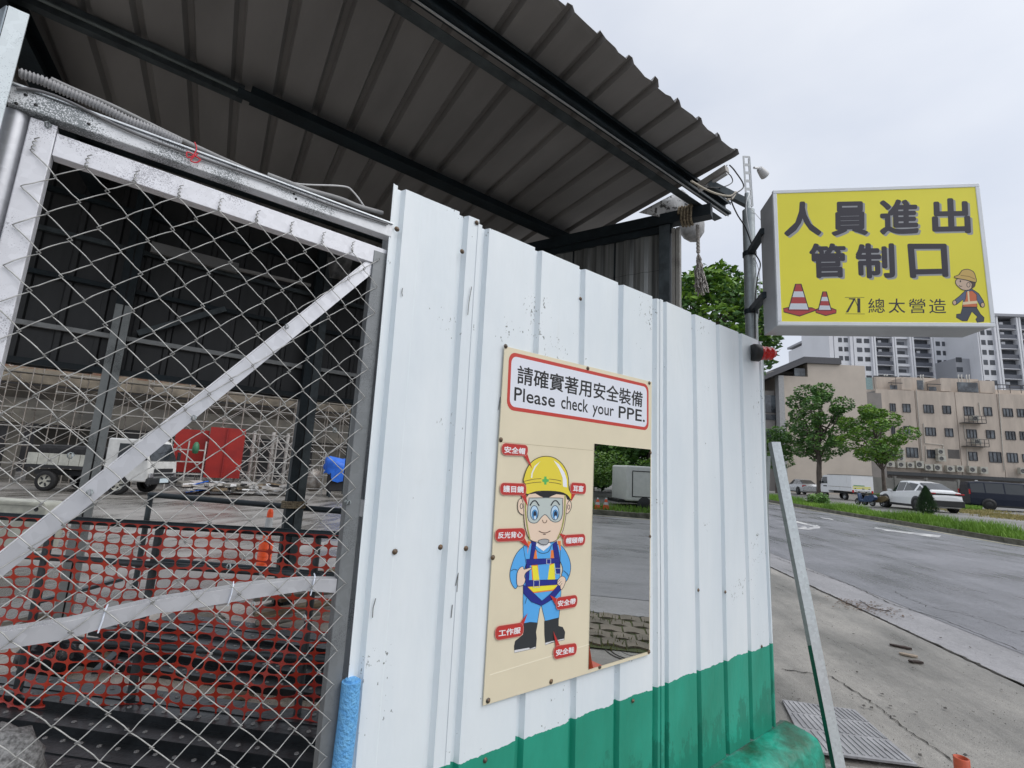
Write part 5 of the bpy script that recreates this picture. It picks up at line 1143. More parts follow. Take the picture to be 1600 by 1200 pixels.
# ================================================================ trees and shrubs
def leafcloud(mb, clumps, n, size, flat=.6, mats=1):
    for i in range(n):
        cx, cy, cz, r = random.choice(clumps)
        while True:
            v = Vector((random.uniform(-1, 1), random.uniform(-1, 1), random.uniform(-1, 1))); 
            if v.length < 1: break
        v = v.normalized() * (v.length ** .35); c = Vector((cx, cy, cz)) + Vector((v.x * r, v.y * r, v.z * r * .75)); c += Vector((random.gauss(0, .06), random.gauss(0, .06), random.gauss(0, .05)))
        s = size * random.uniform(.6, 1.3); q = Matrix.Rotation(random.uniform(0, 6.28), 3, 'Z') @ Matrix.Rotation(random.gauss(0, .7), 3, 'X') @ Matrix.Rotation(random.gauss(0, .5), 3, 'Y')
        mb.cur = random.randrange(mats) if random.random() < .5 else (0 if v.z < .2 else mats - 1)
        b = [q @ Vector(p) * s + c for p in ((-.5, 0, 0), (0, -.28, .05), (.5, 0, -.06), (0, .28, .05))]; mb.add(b, [(0, 1, 2, 3)])
    mb.cur = 0
def tree(name, label, base, h, crown_r, trunk_r, nl, size, mats, lean=(0, 0), crown_from=.4, seed=1, nclump=16, squash=.75, group=None, cat='tree'):
    random.seed(seed); t = thing(name, label, cat, tuple(base), 0, group); L0 = Vector((lean[0], lean[1], 0))
    pts = [Vector((0, 0, -.1))]; n = 6
    for i in range(1, n + 1):
        f = i / n; pts.append(L0 * f * f + Vector((random.uniform(-.04, .04) * h * .15, random.uniform(-.04, .04) * h * .15, h * .62 * f)))
    MB().tube(pts, trunk_r, 9, rads=[trunk_r * (1.25 if i == 0 else 1 - .6 * i / n) for i in range(n + 1)]).build('trunk', m_bark, t, local=True)
    clumps = []; cz = h * (crown_from + 1) / 2; ch_ = h * (1 - crown_from) / 2; mb = MB()
    for i in range(nclump):
        a_ = i * 2.4 + random.uniform(-.3, .3); f = (i + .5) / nclump; zz = -1 + 2 * f; rad = math.sqrt(max(0, 1 - zz * zz)) * random.uniform(.45, 1.0)
        c = Vector((L0.x + crown_r * rad * math.cos(a_), L0.y + crown_r * rad * math.sin(a_), cz + zz * ch_ * .8)); r = crown_r * random.uniform(.2, .4); clumps.append((c.x, c.y, c.z, r))
        st_ = pts[random.choice([3, 4, 5, 6])]; mid = (st_ + c) / 2 + Vector((0, 0, .1 * random.random())); mb.tube([st_, mid, c], trunk_r * .3, 5, rads=[trunk_r * .4, trunk_r * .25, trunk_r * .1], caps=False)
    mb.build('limbs', m_bark, t, local=True, kind='stuff')
    mb = MB(); leafcloud(mb, clumps, nl, size, mats=len(mats)); mb.build('crown', mats, t, local=True); return t
def gz(p): return Vector((p.x, p.y, zpark(p.dot(UV), p.dot(NV))))
p = gz(dep(1281, 757, 42)); tree('street_tree', 'taller dark green tree with rounded crown behind the white box truck', (p.x, p.y, p.z), 10.2, 2.75, .26, 9000, .27, [m_leafd, m_leaf], seed=3, crown_from=.28, nclump=24)
p = gz(dep(1383, 757, 38)); e = dep(1370, 690, 38) - dep(1383, 757, 38)
tree('street_tree', 'brighter green leaning tree between the box truck and the white car', (p.x, p.y, p.z), 7.7, 2.35, .16, 6500, .25, [m_leaf, m_leaf2], lean=(e.x * 1.2, e.y * 1.2), seed=8, crown_from=.36, nclump=20)
p = gz(dep(1214, 760, 46)); tree('street_tree', 'partly hidden green tree beside the fence end at the left of the car park', (p.x, p.y, p.z), 6.4, 2.0, .15, 4500, .25, [m_leafd, m_leaf], seed=12, crown_from=.3)
p = dep(1108, 700, 15); p.z = 0; tree('street_tree', 'dense dark green tree rising behind the fence and canopy post', (p.x, p.y, p.z), 8.35, 2.15, .2, 11500, .21, [m_leafd, m_leaf, m_leaf2], seed=21, crown_from=.52, nclump=30)
# conical conifer bush on the verge
def zat(px, py, z): q = onZ(px, py, z); return q
p = zat(1450, 812, .27); random.seed(4); cf = thing('conifer_bush', 'small dark conical conifer on the grass verge in front of the white car', 'bush', tuple(p))
MB().tube([(0, 0, -.05), (0, 0, .35)], .04, 7).build('trunk', m_bark, cf, local=True); mb = MB()
for i in range(5200):
    f = random.random() ** .8; z = .22 + 1.15 * f; rr_ = .52 * (1 - f) ** .75 * (.6 + .4 * random.random()) * min(1, (z - .12) / .3); a_ = random.uniform(0, 6.28); c = Vector((rr_ * math.cos(a_), rr_ * math.sin(a_), z)); o_ = Vector((math.cos(a_) * .35, math.sin(a_) * .35, .9)) * random.uniform(.05, .11); w_ = Vector((-math.sin(a_), math.cos(a_), 0)) * .013
    mb.add([c - w_, c + w_, c + o_], [(0, 1, 2)])
mb.build('foliage', M('conifer_green', (.030, .075, .022), .6, 0, .3, 3, col2=(.012, .035, .012)), cf, local=True)
p = zat(1283, 786, .3); random.seed(6); mb = MB(); leafcloud(mb, [(p.x, p.y, p.z + .25, .45), (p.x + .4, p.y + .5, p.z + .2, .4), (p.x - .5, p.y - .3, p.z + .15, .3)], 1300, .16, mats=1); tag(mb.build('weed_clump', m_leaf), 'tall leafy weed clump on the verge in front of the box truck cab', 'plant')
p = zat(1512, 791, .42); random.seed(9); mb = MB(); leafcloud(mb, [(p.x, p.y, p.z + .3, .22), (p.x, p.y, p.z + .8, .2), (p.x - .05, p.y, p.z + 1.2, .17)], 700, .12); tag(mb.build('climber_plant', M('withered_leaf', (.10, .10, .05), .7, 0, .3, 4, col2=(.05, .06, .03))), 'thin withered climber plant on a stake between white car and dark van', 'plant')
MB().tube([(p.x, p.y, p.z), (p.x, p.y, p.z + 1.3)], .03, 6).build('stake', m_bark, None); tag(bpy.data.objects['stake'], 'wooden stake holding the withered climber between the parked cars', 'stake')
random.seed(11)
STR = [zat(1520, 796, .42), zat(1545, 803, .42), zat(1580, 806, .42), zat(1605, 812, .40), zat(1500, 797, .42)]
def dg(): c = random.choice(STR); q = Vector((c.x + random.gauss(0, .8), c.y + random.gauss(0, .8), 0)); return gz(q)
grass('dry_grass', 6000, dg, m_straw, (.04, .15), .02)
def dg2(): q = dep(random.uniform(1495, 1530), 765, random.uniform(31, 48)); return gz(q)
grass('car_park_grass', 9000, dg2, m_grass, (.1, .35), .03)
def dg3(): q = dep(random.uniform(1345, 1400), 765, random.uniform(42, 52)); return gz(q)
grass('car_park_grass', 6000, dg3, m_grass, (.1, .45), .04)
# ================================================================ vehicles
m_tyre = M('tyre', (.018, .018, .019), .8, 0, .2, 10); m_rim = M('rim', (.42, .43, .44), .35, .7, .1)
m_tail = M('tail_light_red', (.45, .01, .015), .15, 0, 0); m_dplas = M('dark_plastic', (.02, .021, .023), .55, 0, .1)
def wheel(t, x, y, r, w=.2, side=1, rim=None):
    Q = Matrix.Rotation(math.radians(-90 * side), 3, 'X'); o = MB().lathe([(r * .62, w / 2 - .01), (r * .9, w / 2), (r, w / 2 - .03), (r, -w / 2 + .03), (r * .9, -w / 2), (r * .6, -w / 2)], (x, y, r), 24, Q).build('wheel', m_tyre, t, local=True)
    mb = MB(); mb.lathe([(r * .64, w / 2 - .015), (r * .58, w / 2 - .05), (r * .2, w / 2 - .02), (0, w / 2 - .015)], (x, y, r), 20, Q)
    mb.build('rim', rim or m_rim, o, local=True)
    mb = MB()
    for k in range(5):
        a_ = k * 2 * math.pi / 5; d_ = Vector((math.cos(a_), 0, math.sin(a_))); mb.bar(Vector((x, y + side * (w / 2 - .028), r)) + d_ * r * .2, Vector((x, y + side * (w / 2 - .028), r)) + d_ * r * .55, r * .16, .02, up=Vector((0, 1, 0)))
    mb.build('spokes', m_dplas, o, local=True)
def car(name, label, loc, rz, L_, W_, st, paint, wb, wr, glass_sides, cat='car', low=.2, clad=True):
    """st: stations (x, sill, belt, top, half width at the top); cabin where top > belt + .1"""
    t = thing(name, label, cat, tuple(loc), rz); body = MB(); gl = MB(); w = W_ / 2; rings = []
    for i, (x, zb, zbelt, zt_, wt) in enumerate(st):
        e = 1 - .16 * (abs(x) / (L_ / 2)) ** 4; ww = w * e
        rings.append([(x, 0, zb), (x, ww * .9, zb), (x, ww, zb + .1), (x, ww, (zb + zbelt) / 2 + .08), (x, ww * .965, zbelt), (x, wt * e, zt_ - .05 if zt_ > zbelt + .1 else zbelt + .02), (x, wt * e * .86, zt_), (x, 0, zt_ + .015)])
    for s_ in (1, -1):
        R_ = [[(p[0], p[1] * s_, p[2]) for p in r] for r in rings]; n = len(R_[0])
        for i in range(len(R_) - 1):
            for k in range(n - 1):
                cab = st[i][3] > st[i][2] + .1; cab2 = st[i + 1][3] > st[i + 1][2] + .1
                q = [R_[i][k], R_[i + 1][k], R_[i + 1][k + 1], R_[i][k + 1]]; q = q if s_ > 0 else q[::-1]
                tgt = body
                if k == 4 and i in glass_sides: 
                    c = sum((Vector(a) for a in q), Vector()) / 4; qi = [c + (Vector(a) - c) * Vector((.93, 1, .86)) if False else c + Vector(((a[0] - c.x) * .93, (a[1] - c.y) * .86, (a[2] - c.z) * .86)) for a in q]
                    gl.add([v + Vector((0, .006 * s_, .002)) for v in qi], [(0, 1, 2, 3)]); tgt = body
                if k in (5, 6) and cab != cab2:
                    qi = [Vector(a) + Vector((0, 0, .006)) for a in q]; gl.add(qi, [(0, 1, 2, 3)])
                tgt.add(q, [(0, 1, 2, 3)], True)
        for i in (0, len(R_) - 1):
            P = R_[i]; f = list(range(len(P))); body.add(P, [tuple(f if (i == 0) == (s_ > 0) else f[::-1])])
    body.build('body', paint, t, local=True); gl.build('windows', m_glass, t, local=True)
    for x in (wb / 2, -wb / 2):
        for s_ in (1, -1):
            Q = Matrix.Rotation(math.radians(-90 * s_), 3, 'X'); MB().lathe([(0, .004), (wr + .05, .004), (wr + .055, -.02)], (x, s_ * (w - .002), wr + .02), 24, Q).build('wheel_arch', m_dplas, t, local=True); wheel(t, x, s_ * (w - .085), wr, .2, s_)
    if clad:
        for s_ in (1, -1): MB().box((0, s_ * (w - .01), low + .07), (wb - 2 * wr - .1, .04, .12)).build('sill_trim', m_dplas, t, local=True)
    return t
m_wcar = M('white_car_paint', (.78, .79, .80), .2, 0, .02); m_silver = M('silver_paint', (.50, .51, .53), .25, .5, .03); m_navy = M('navy_paint', (.012, .017, .034), .35, 0, .05, spec=.3)
H46 = math.radians(43.5)
def hdg(a): return Vector((math.cos(a), math.sin(a), 0))
# white crossover
F_, G_ = onZ(1387, 793, .38), onZ(1487, 801, .38); c = (F_ + G_) / 2; c.z = .38
st = [(-2.25, .42, .72, .80, .70), (-2.18, .30, 1.02, 1.08, .74), (-1.95, .25, 1.08, 1.17, .66), (-1.2, .2, 1.04, 1.50, .58), (-.3, .2, .99, 1.60, .62), (.35, .2, .96, 1.58, .62), (.95, .2, .95, 1.12 - .08, .72), (1.7, .22, .90, .94, .74), (2.1, .28, .78, .82, .68), (2.25, .35, .55, .60, .60)]
wc = car('parked_car', 'white sporty crossover car parked behind the small conifer', c, H46, 4.5, 1.82, st, m_wcar, 2.7, .36, (2, 3, 4, 5))
MB().box((-2.245, 0, .48), (.06, 1.66, .32)).build('rear_bumper', m_dplas, wc, local=True, bevel=.03)
MB().box((-2.20, 0, .95), (.05, 1.5, .10)).build('rear_panel', m_black, wc, local=True)
for s_ in (-1, 1): MB().box((-2.19, s_ * .66, .985), (.07, .42, .07)).build('tail_light', m_tail, wc, local=True, bevel=.01)
MB().box((-2.235, 0, .78), (.02, .5, .16)).build('number_plate', m_white, wc, local=True)
for s_ in (-1, 1): MB().box((.75, s_ * .98, 1.02), (.14, .18, .12)).build('side_mirror', m_wcar, wc, local=True, bevel=.02)
# silver coupe
W_ = onZ(1248, 772.5, .42); c = W_ + hdg(H46) * 1.35 + Vector((math.sin(H46), -math.cos(H46), 0)) * .8; c.z = .42
st = [(-2.3, .40, .74, .80, .62), (-2.2, .28, .92, .98, .70), (-1.75, .22, .96, 1.02, .64), (-1.0, .2, .92, 1.34, .54), (-.2, .2, .90, 1.42, .56), (.3, .2, .88, 1.38, .56), (1.0, .2, .87, .93, .70), (1.8, .24, .80, .84, .70), (2.3, .34, .55, .6, .55)]
sv = car('parked_car', 'silver coupe with red tail lights at the left end of the parked row', c, H46, 4.6, 1.78, st, m_silver, 2.75, .33, (3, 4, 5))
for s_ in (-1, 1): MB().box((-2.22, s_ * .62, .80), (.08, .40, .16)).build('tail_light', m_tail, sv, local=True, bevel=.02)
MB().box((-2.28, 0, .62), (.02, .5, .14)).build('number_plate', m_white, sv, local=True)
# dark people carrier heading right
V1 = onZ(1546, 797, .42); HV = math.radians(-60); c = V1 + hdg(HV) * 1.48 + Vector((-math.sin(HV), math.cos(HV), 0)) * .82; c.z = .42
st = [(-2.4, .38, 1.05, 1.60, .70), (-2.34, .26, 1.06, 1.80, .74), (-1.6, .22, 1.06, 1.86, .74), (-.6, .22, 1.05, 1.87, .74), (.45, .22, 1.03, 1.84, .72), (.95, .22, 1.02, 1.74, .68), (1.7, .24, 1.00, 1.06, .76), (2.2, .28, .88, .92, .72), (2.42, .38, .6, .65, .66)]
vn = car('parked_van', 'dark navy people carrier cut off by the right edge of the picture', c, HV, 4.85, 1.82, st, m_navy, 2.95, .34, (1, 2, 3, 4), cat='van')
MB().box((-2.41, -.78, 1.15), (.06, .14, .34)).build('tail_light', m_tail, vn, local=True, bevel=.02); MB().box((-2.41, .78, 1.15), (.06, .14, .34)).build('tail_light', m_tail, vn, local=True, bevel=.02)
MB().box((-1.9, -.55, 1.905), (.14, .05, .06)).build('roof_aerial', m_white, vn, local=True)
# small white box pickup truck
def small_truck(name, label, c, rz, cat='truck'):
    t = thing(name, label, cat, tuple(c), rz)
    # cab
    mb = MB(); P = [(1.0, .45), (2.12, .45), (2.16, .75), (2.12, 1.12), (1.78, 1.78), (1.62, 1.86), (1.0, 1.86)]
    mb.prism([(x, -.74, z) for x, z in P], (0, 1.48, 0)); mb.build('cab', m_wcar, t, local=True, bevel=.04)
    for s_ in (-1, 1):
        MB().prism([(1.12, s_ * .742, 1.18), (2.0, s_ * .742, 1.18), (1.74, s_ * .742, 1.70), (1.14, s_ * .742, 1.72)], (0, s_ * .006, 0)).build('side_window', m_glass, t, local=True)
        MB().box((1.95, s_ * .85, 1.25), (.06, .14, .24)).build('side_mirror', m_black, t, local=True, bevel=.01)
    Mw = Matrix.Rotation(math.atan2(-.34, .66) , 3, 'Y'); MB().prism([(2.125, -.64, 1.18), (2.125, .64, 1.18), (1.82, .60, 1.74), (1.82, -.60, 1.74)], (.006, 0, .004)).build('windscreen', m_glass, t, local=True)
    MB().box((-.55, 0, 1.28), (2.95, 1.62, 1.22)).build('box', m_wcar, t, local=True, bevel=.02)
    MB().box((-.55, 0, 1.905), (3.0, 1.66, .035)).build('box_roof', m_conc, t, local=True)
    for x in (-1.5, -.55, .4):
        for s_ in (-1, 1): MB().box((x, s_ * .813, 1.3), (.03, .012, 1.1)).build('side_rib', m_white, t, local=True)
    for s_ in (-1, 1): MB().box((-.55, s_ * .815, .98), (2.9, .014, .03)).build('side_moulding', m_scaf, t, local=True)
    MB().box((-.4, 0, .55), (3.2, .7, .16)).build('chassis', m_dplas, t, local=True); MB().box((-2.0, 0, .55), (.08, 1.4, .14)).build('rear_bumper', m_dplas, t, local=True)
    MB().box((-2.032, .05, .93), (.008, 1.3, .07)).build('yellow_stripe', M('yellow_tape', (.75, .70, .04), .5, 0, 0), t, local=True); MB().box((-2.032, .05, 1.04), (.008, 1.3, .05)).build('yellow_stripe', bpy.data.materials['yellow_tape'], t, local=True)
    MB().box((-2.034, .25, 1.13), (.008, .8, .06)).build('green_stripe', M('green_tape', (.1, .3, .12), .5, 0, 0), t, local=True)
    for s_ in (-1, 1): MB().box((-2.03, s_ * .7, .70), (.04, .12, .18)).build('tail_light', m_tail, t, local=True)
    MB().box((1.45, .745, .98), (.5, .006, .09)).build('door_print', m_dplas, t, local=True)
    for x in (1.55, -1.0):
        for s_ in (1, -1): wheel(t, x, s_ * .64, .27, .18, s_)
    return t
W_ = onZ(1320, 781, .40); HT = math.radians(49); c = W_ + hdg(HT) * 1.0 + Vector((math.sin(HT), -math.cos(HT), 0)) * .72; c.z = .40
small_truck('box_truck', 'small white box truck with yellow rear stripes parked behind the weeds', c, HT)
# scooters between truck and white car
def scooter(label, px, py, z, rz, col, grp):
    p = onZ(px, py, z); t = thing('scooter', label, 'scooter', (p.x, p.y, z), rz, grp); t.scale = (.85, .85, .85); pm = M('scooter_paint', col, .3, 0, .05)
    for x in (.6, -.6): wheel(t, x, 0, .24, .1, 1)
    mb = MB(); P = [(-.85, .45), (-.55, .30), (-.05, .26), (.30, .25), (.42, .35), (.52, .80), (.42, .86), (.28, .42), (.05, .38), (-.15, .70), (-.80, .78), (-.95, .62)]
    mb.prism([(x, -.13, z_) for x, z_ in P], (0, .26, 0)); mb.build('body', pm, t, local=True, bevel=.03)
    MB().box((-.45, 0, .80), (.66, .26, .08)).build('seat', m_black, t, local=True, bevel=.03); MB().tube([(.62, 0, .3), (.46, 0, .95)], .03, 7).build('fork', m_dplas, t, local=True)
    MB().tube([(.42, -.33, 1.0), (.47, 0, .96), (.42, .33, 1.0)], .018, 7).build('handlebar', m_dplas, t, local=True); MB().box((.56, 0, .78), (.08, .16, .12)).build('headlight', m_glass, t, local=True, bevel=.02)
    for s_ in (-1, 1): MB().box((.44, s_ * .3, 1.14), (.02, .1, .07)).build('side_mirror', m_black, t, local=True)
    return t
scooter('blue and white scooter parked directly behind the box truck', 1352, 790, .38, math.radians(60), (.04, .07, .15), 'scooters parked between truck and car'); scooter('yellow scooter touching the front of the white car', 1366, 791, .38, math.radians(75), (.16, .12, .06), 'scooters parked between truck and car')
# flatbed truck inside the site
TL_, TF = onZ(66, 767, SZ), onZ(232, 766, SZ)
ta = math.radians(-35); tl = 2.85
print('site truck wheelbase', tl, math.degrees(ta))
tr = thing('flatbed_truck', 'white flatbed truck parked in the building site seen through the mesh', 'truck', (TL_.x, TL_.y, SZ), ta)
k = tl / 3.3
x0 = -1.0 * k; xe = 3.3 * k
m_twh = M('truck_white', (.66, .66, .64), .4, 0, .1, 3); m_bed = M('bed_cream', (.52, .52, .46), .6, 0, .15, 3)
MB().box(((x0 + 2.35 * k) / 2, .95, .98), (2.35 * k - x0, 1.9, .12)).build('bed_floor', m_dplas, tr, local=True)
for s_ in (0.02, 1.88):
    nb = 7; wdt = (2.35 * k - x0) / nb
    for i in range(nb): MB().box((x0 + wdt * (i + .5), s_, 1.28), (wdt - .03, .04, .46)).build('side_board', m_bed, tr, local=True)
MB().box((x0, .95, 1.28), (.04, 1.86, .46)).build('tail_board', m_bed, tr, local=True)
MB().box(((x0 + 2.35 * k) / 2 - .2, .95, 1.62), (2.35 * k - x0 - .6, 1.5, .5)).build('load_cover', M('black_net', (.03, .03, .032), .9, 0, .3, 6, .8, 10), tr, local=True, bevel=.15)
MB().box((1.2 * k, .95, .72), (4.6 * k, .8, .2)).build('chassis', m_dplas, tr, local=True)
mb = MB(); cx = 2.5 * k; P = [(cx, .55), (cx + 1.75, .55), (cx + 1.82, .9), (cx + 1.78, 1.35), (cx + 1.45, 2.15), (cx + 1.25, 2.28), (cx, 2.28)]; mb.prism([(x, .03, z) for x, z in P], (0, 1.84, 0)); mb.build('cab', m_twh, tr, local=True, bevel=.06)
MB().prism([(cx + .5, .022, 1.40), (cx + 1.55, .022, 1.40), (cx + 1.28, .022, 2.08), (cx + .5, .022, 2.08)], (0, -.008, 0)).build('side_window', m_glass, tr, local=True)
MB().prism([(cx + 1.79, .12, 1.42), (cx + 1.79, 1.78, 1.42), (cx + 1.48, 1.7, 2.14), (cx + 1.48, .2, 2.14)], (.008, 0, .004)).build('windscreen', m_glass, tr, local=True)
MB().box((cx + 1.84, .95, 1.02), (.04, 1.2, .16)).build('grille', m_dplas, tr, local=True, bevel=.02); MB().box((cx + 1.86, .95, .84), (.05, 1.3, .10)).build('grille', m_dplas, tr, local=True)
MB().box((cx + 1.84, .95, .58), (.14, 1.9, .26)).build('bumper', m_dplas, tr, local=True, bevel=.04); MB().box((cx + 1.92, .95, .60), (.02, .55, .18)).build('number_plate', M('plate_white', (.6, .7, .75), .5, 0, 0), tr, local=True)
for s_ in (.22, 1.68): MB().box((cx + 1.84, s_, .82), (.06, .3, .2)).build('headlight', m_chrome, tr, local=True, bevel=.03)
for s_ in (-.14, 2.02): MB().box((cx + 1.72, s_, 1.62), (.08, .16, .38)).build('side_mirror', m_dplas, tr, local=True, bevel=.02)
for x in (0, 3.3 * k):
    wheel(tr, x, .1, .40, .24, -1, M('cream_rim', (.45, .44, .38), .5, .2, .1)); wheel(tr, x, 1.8, .40, .24, 1)
# ================================================================ buildings beyond the road
BA = math.radians(-43); BD = Vector((math.cos(BA), math.sin(BA), 0)); BN_ = Vector((-BD.y, BD.x, 0))
class Facade:
    def __init__(s, px, py, t, ang=BA):
        s.a = ang; s.D = Vector((math.cos(ang), math.sin(ang), 0)); s.N = Vector((-s.D.y, s.D.x, 0)); s.o = dep(px, py, t)
    def uv(s, px, py, off=0):
        q = onP(px, py, s.o + s.N * off, s.N); return (q - s.o).dot(s.D), q.z
    def box(s, u0, u1, z0, z1, o0, o1):
        c = s.o + s.D * ((u0 + u1) / 2) + s.N * ((o0 + o1) / 2); return MB().box((c.x, c.y, (z0 + z1) / 2), (u1 - u0, o1 - o0, z1 - z0), rz=s.a)
    def pbox(s, px0, py0, px1, py1, o0, o1, at=0):
        u0, z1 = s.uv(px0, py0, at); u1, z0 = s.uv(px1, py1, at); za = s.uv(px0, py1, at)[1]; zb2 = s.uv(px1, py0, at)[1]
        return s.box(min(u0, u1), max(u0, u1), (z0 + za) / 2, (z1 + zb2) / 2, o0, o1)
def c6(x, y): return 1190 + x / 3.529, 490 + y / 3.529
def c5(x, y): return 1280 + x / 5, 490 + y / 5
m_wing = M('window_glass', (.13, .15, .17), .10, 0, .3, .55, spec=.8, col2=(.02, .024, .03), lo=.42, hi=.6, coords='Object'); m_wfr = M('dark_window_frame', (.06, .06, .065), .5, .2, .1)
fb = Facade(1450, 640, 68)
bb = thing('beige_apartments', 'long beige tiled building with rows of dark windows and air conditioners', 'building', (fb.o.x, fb.o.y, 1.0))
uL, zp = fb.uv(*c5(440, 590)); uR = fb.uv(1850, 640)[0]; zg = .9
zled = fb.uv(*c6(900, 868))[1]
# facade bays with recessed joints
jo = [uL] + [fb.uv(*c5(x, 700))[0] for x in (752, 1065, 1392)] + [uR]
for a, b_ in zip(jo, jo[1:]): fb.box(a + .04, b_ - .04, zled - .3, zp, 0, 9).build('wall_bay', m_beige, bb)
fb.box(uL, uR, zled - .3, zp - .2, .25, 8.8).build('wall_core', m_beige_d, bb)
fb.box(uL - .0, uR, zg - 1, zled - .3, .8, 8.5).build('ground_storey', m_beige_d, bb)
fb.box(uL - 1.5, uR, zled - .75, zled - .3, -.7, .9).build('ledge', M('dark_ledge', (.05, .055, .06), .6, 0, .1), bb)
def window(x0, x1, y0, y1, cvt=c6, F=None, par=None, mull=1):
    F = F or fb; par = par or bb; p0, p1 = cvt(x0, y0), cvt(x1, y1)
    o = F.pbox(*p0, *p1, -.02, .05); o = o.build('window', m_wing, par); u0, z1 = F.uv(*p0); u1, z0 = F.uv(*p1); mb = MB()
    cz = [z0, z1]; z0, z1 = min(cz), max(cz); t_ = .07
    for (a, b_, c_, d_) in ((u0, u1, z1 - t_, z1), (u0, u1, z0 - .02, z0 + t_)): 
        c = F.o + F.D * (a + b_) / 2 - F.N * .04; mb.box((c.x, c.y, (c_ + d_) / 2), (b_ - a, .08, d_ - c_), rz=F.a)
    for u_ in [u0 + t_ / 2, u1 - t_ / 2] + [u0 + (u1 - u0) * (k + 1) / (mull + 1) for k in range(mull)]:
        c = F.o + F.D * u_ - F.N * .045; mb.box((c.x, c.y, (z0 + z1) / 2), (t_, .08, z1 - z0 - 2 * t_ - .01), rz=F.a)
    q = mb.build('frame', m_wfr, o, local=True); return o
for r in ((775, 822, 497, 545), (890, 950, 502, 550), (995, 1045, 507, 553), (1112, 1172, 512, 562), (1220, 1272, 515, 565), (1327, 1387, 522, 570), (1405, 1465, 525, 572), (705, 740, 495, 540), (712, 737, 618, 665), (782, 832, 620, 668), (900, 962, 627, 675), (1008, 1058, 632, 680), (1127, 1188, 638, 688), (1235, 1288, 642, 690), (1342, 1402, 648, 697), (1420, 1480, 650, 698),
          (690, 745, 745, 790), (795, 865, 738, 795), (910, 960, 750, 798), (1138, 1192, 762, 812), (1250, 1325, 762, 822), (1350, 1415, 768, 822), (1435, 1490, 775, 820)): window(*r, mull=2 if r[1] - r[0] > 55 else 1)
fb.pbox(*c6(1025, 750), *c6(1095, 800), -.01, .05).build('recess_shade_patch', M('recess_shade', (.13, .12, .115), .8, 0, .1), bb)  # flat dark patch paints the shade of a recess
m_ac = M('air_conditioner_cream', (.50, .49, .43), .6, 0, .1, 3); m_acf = M('fan_grille', (.10, .10, .10), .6, 0, .1)
acs = ((690, 735, 815, 845), (748, 795, 815, 850), (752, 790, 745, 775), (752, 792, 782, 812), (802, 842, 820, 850), (850, 895, 812, 852), (900, 945, 830, 865), (950, 995, 830, 868), (970, 1010, 745, 778), (972, 1018, 782, 815), (1020, 1065, 838, 872), (1075, 1115, 838, 872), (1142, 1188, 842, 878), (1205, 1250, 845, 882), (1425, 1465, 850, 885), (1160, 1200, 562, 592), (1170, 1212, 690, 720))
for i, (x0, x1, y0, y1) in enumerate(acs):
    o = fb.pbox(*c6(x0, y0), *c6(x1, y1), -.75, -.25, at=-.7).build('air_conditioner', m_ac, bb)
    u0, z1 = fb.uv(*c6(x0, y0), -.75); u1, z0 = fb.uv(*c6(x1, y1), -.75); c = fb.o + fb.D * ((u0 + u1) / 2 - .05) - fb.N * .76; r = abs(z1 - z0) * .36
    MB().lathe([(r, .0), (r * .95, .03), (r * .5, .03), (r * .45, .01), (0, .015)], (c.x, c.y, (z0 + z1) / 2), 14, (-fb.N).to_track_quat('Z', 'Y').to_matrix()).build('fan', m_acf, o, local=True)
for (x0, x1, y0, y1) in ((1118, 1242, 562, 605), (1130, 1258, 690, 735)):
    mb = MB(); u0, z1 = fb.uv(*c6(x0, y0), -1); u1, z0 = fb.uv(*c6(x1, y1), -1)
    for z in (z0, (z0 + z1) / 2, z1): c = fb.o + fb.D * (u0 + u1) / 2 - fb.N * .95; mb.box((c.x, c.y, z), (u1 - u0, .06, .06), rz=fb.a)
    for k_ in range(6): c = fb.o + fb.D * (u0 + (u1 - u0) * k_ / 5) - fb.N * .95; mb.box((c.x, c.y, (z0 + z1) / 2), (.05, .05, z1 - z0), rz=fb.a)
    c = fb.o + fb.D * (u0 + u1) / 2 - fb.N * .5; mb.box((c.x, c.y, z0), (u1 - u0, .9, .08), rz=fb.a); mb.build('service_cage', m_wfr, bb)
m_pipe = M('pvc_white_pipe', (.55, .53, .48), .6, 0, .1)
for pts in (((890, 605), (897, 715), (1000, 725), (1000, 745)), ((905, 815), (902, 730)), ((1195, 490), (1205, 562)), ((1112, 615), (1122, 690), (1130, 700)), ((1128, 740), (1136, 845)), ((758, 620), (763, 745)), ((672, 770), (680, 815), (700, 820)), ((1305, 440), (1322, 700), (1335, 870)), ((850, 415), (870, 640), (885, 810))):
    P = []
    for x, y in pts: u_, z_ = fb.uv(*c6(x, y)); q = fb.o + fb.D * u_ - fb.N * .08; P.append((q.x, q.y, z_))
    MB().tube(P, .05, 5).build('drain_pipe', m_pipe, bb)
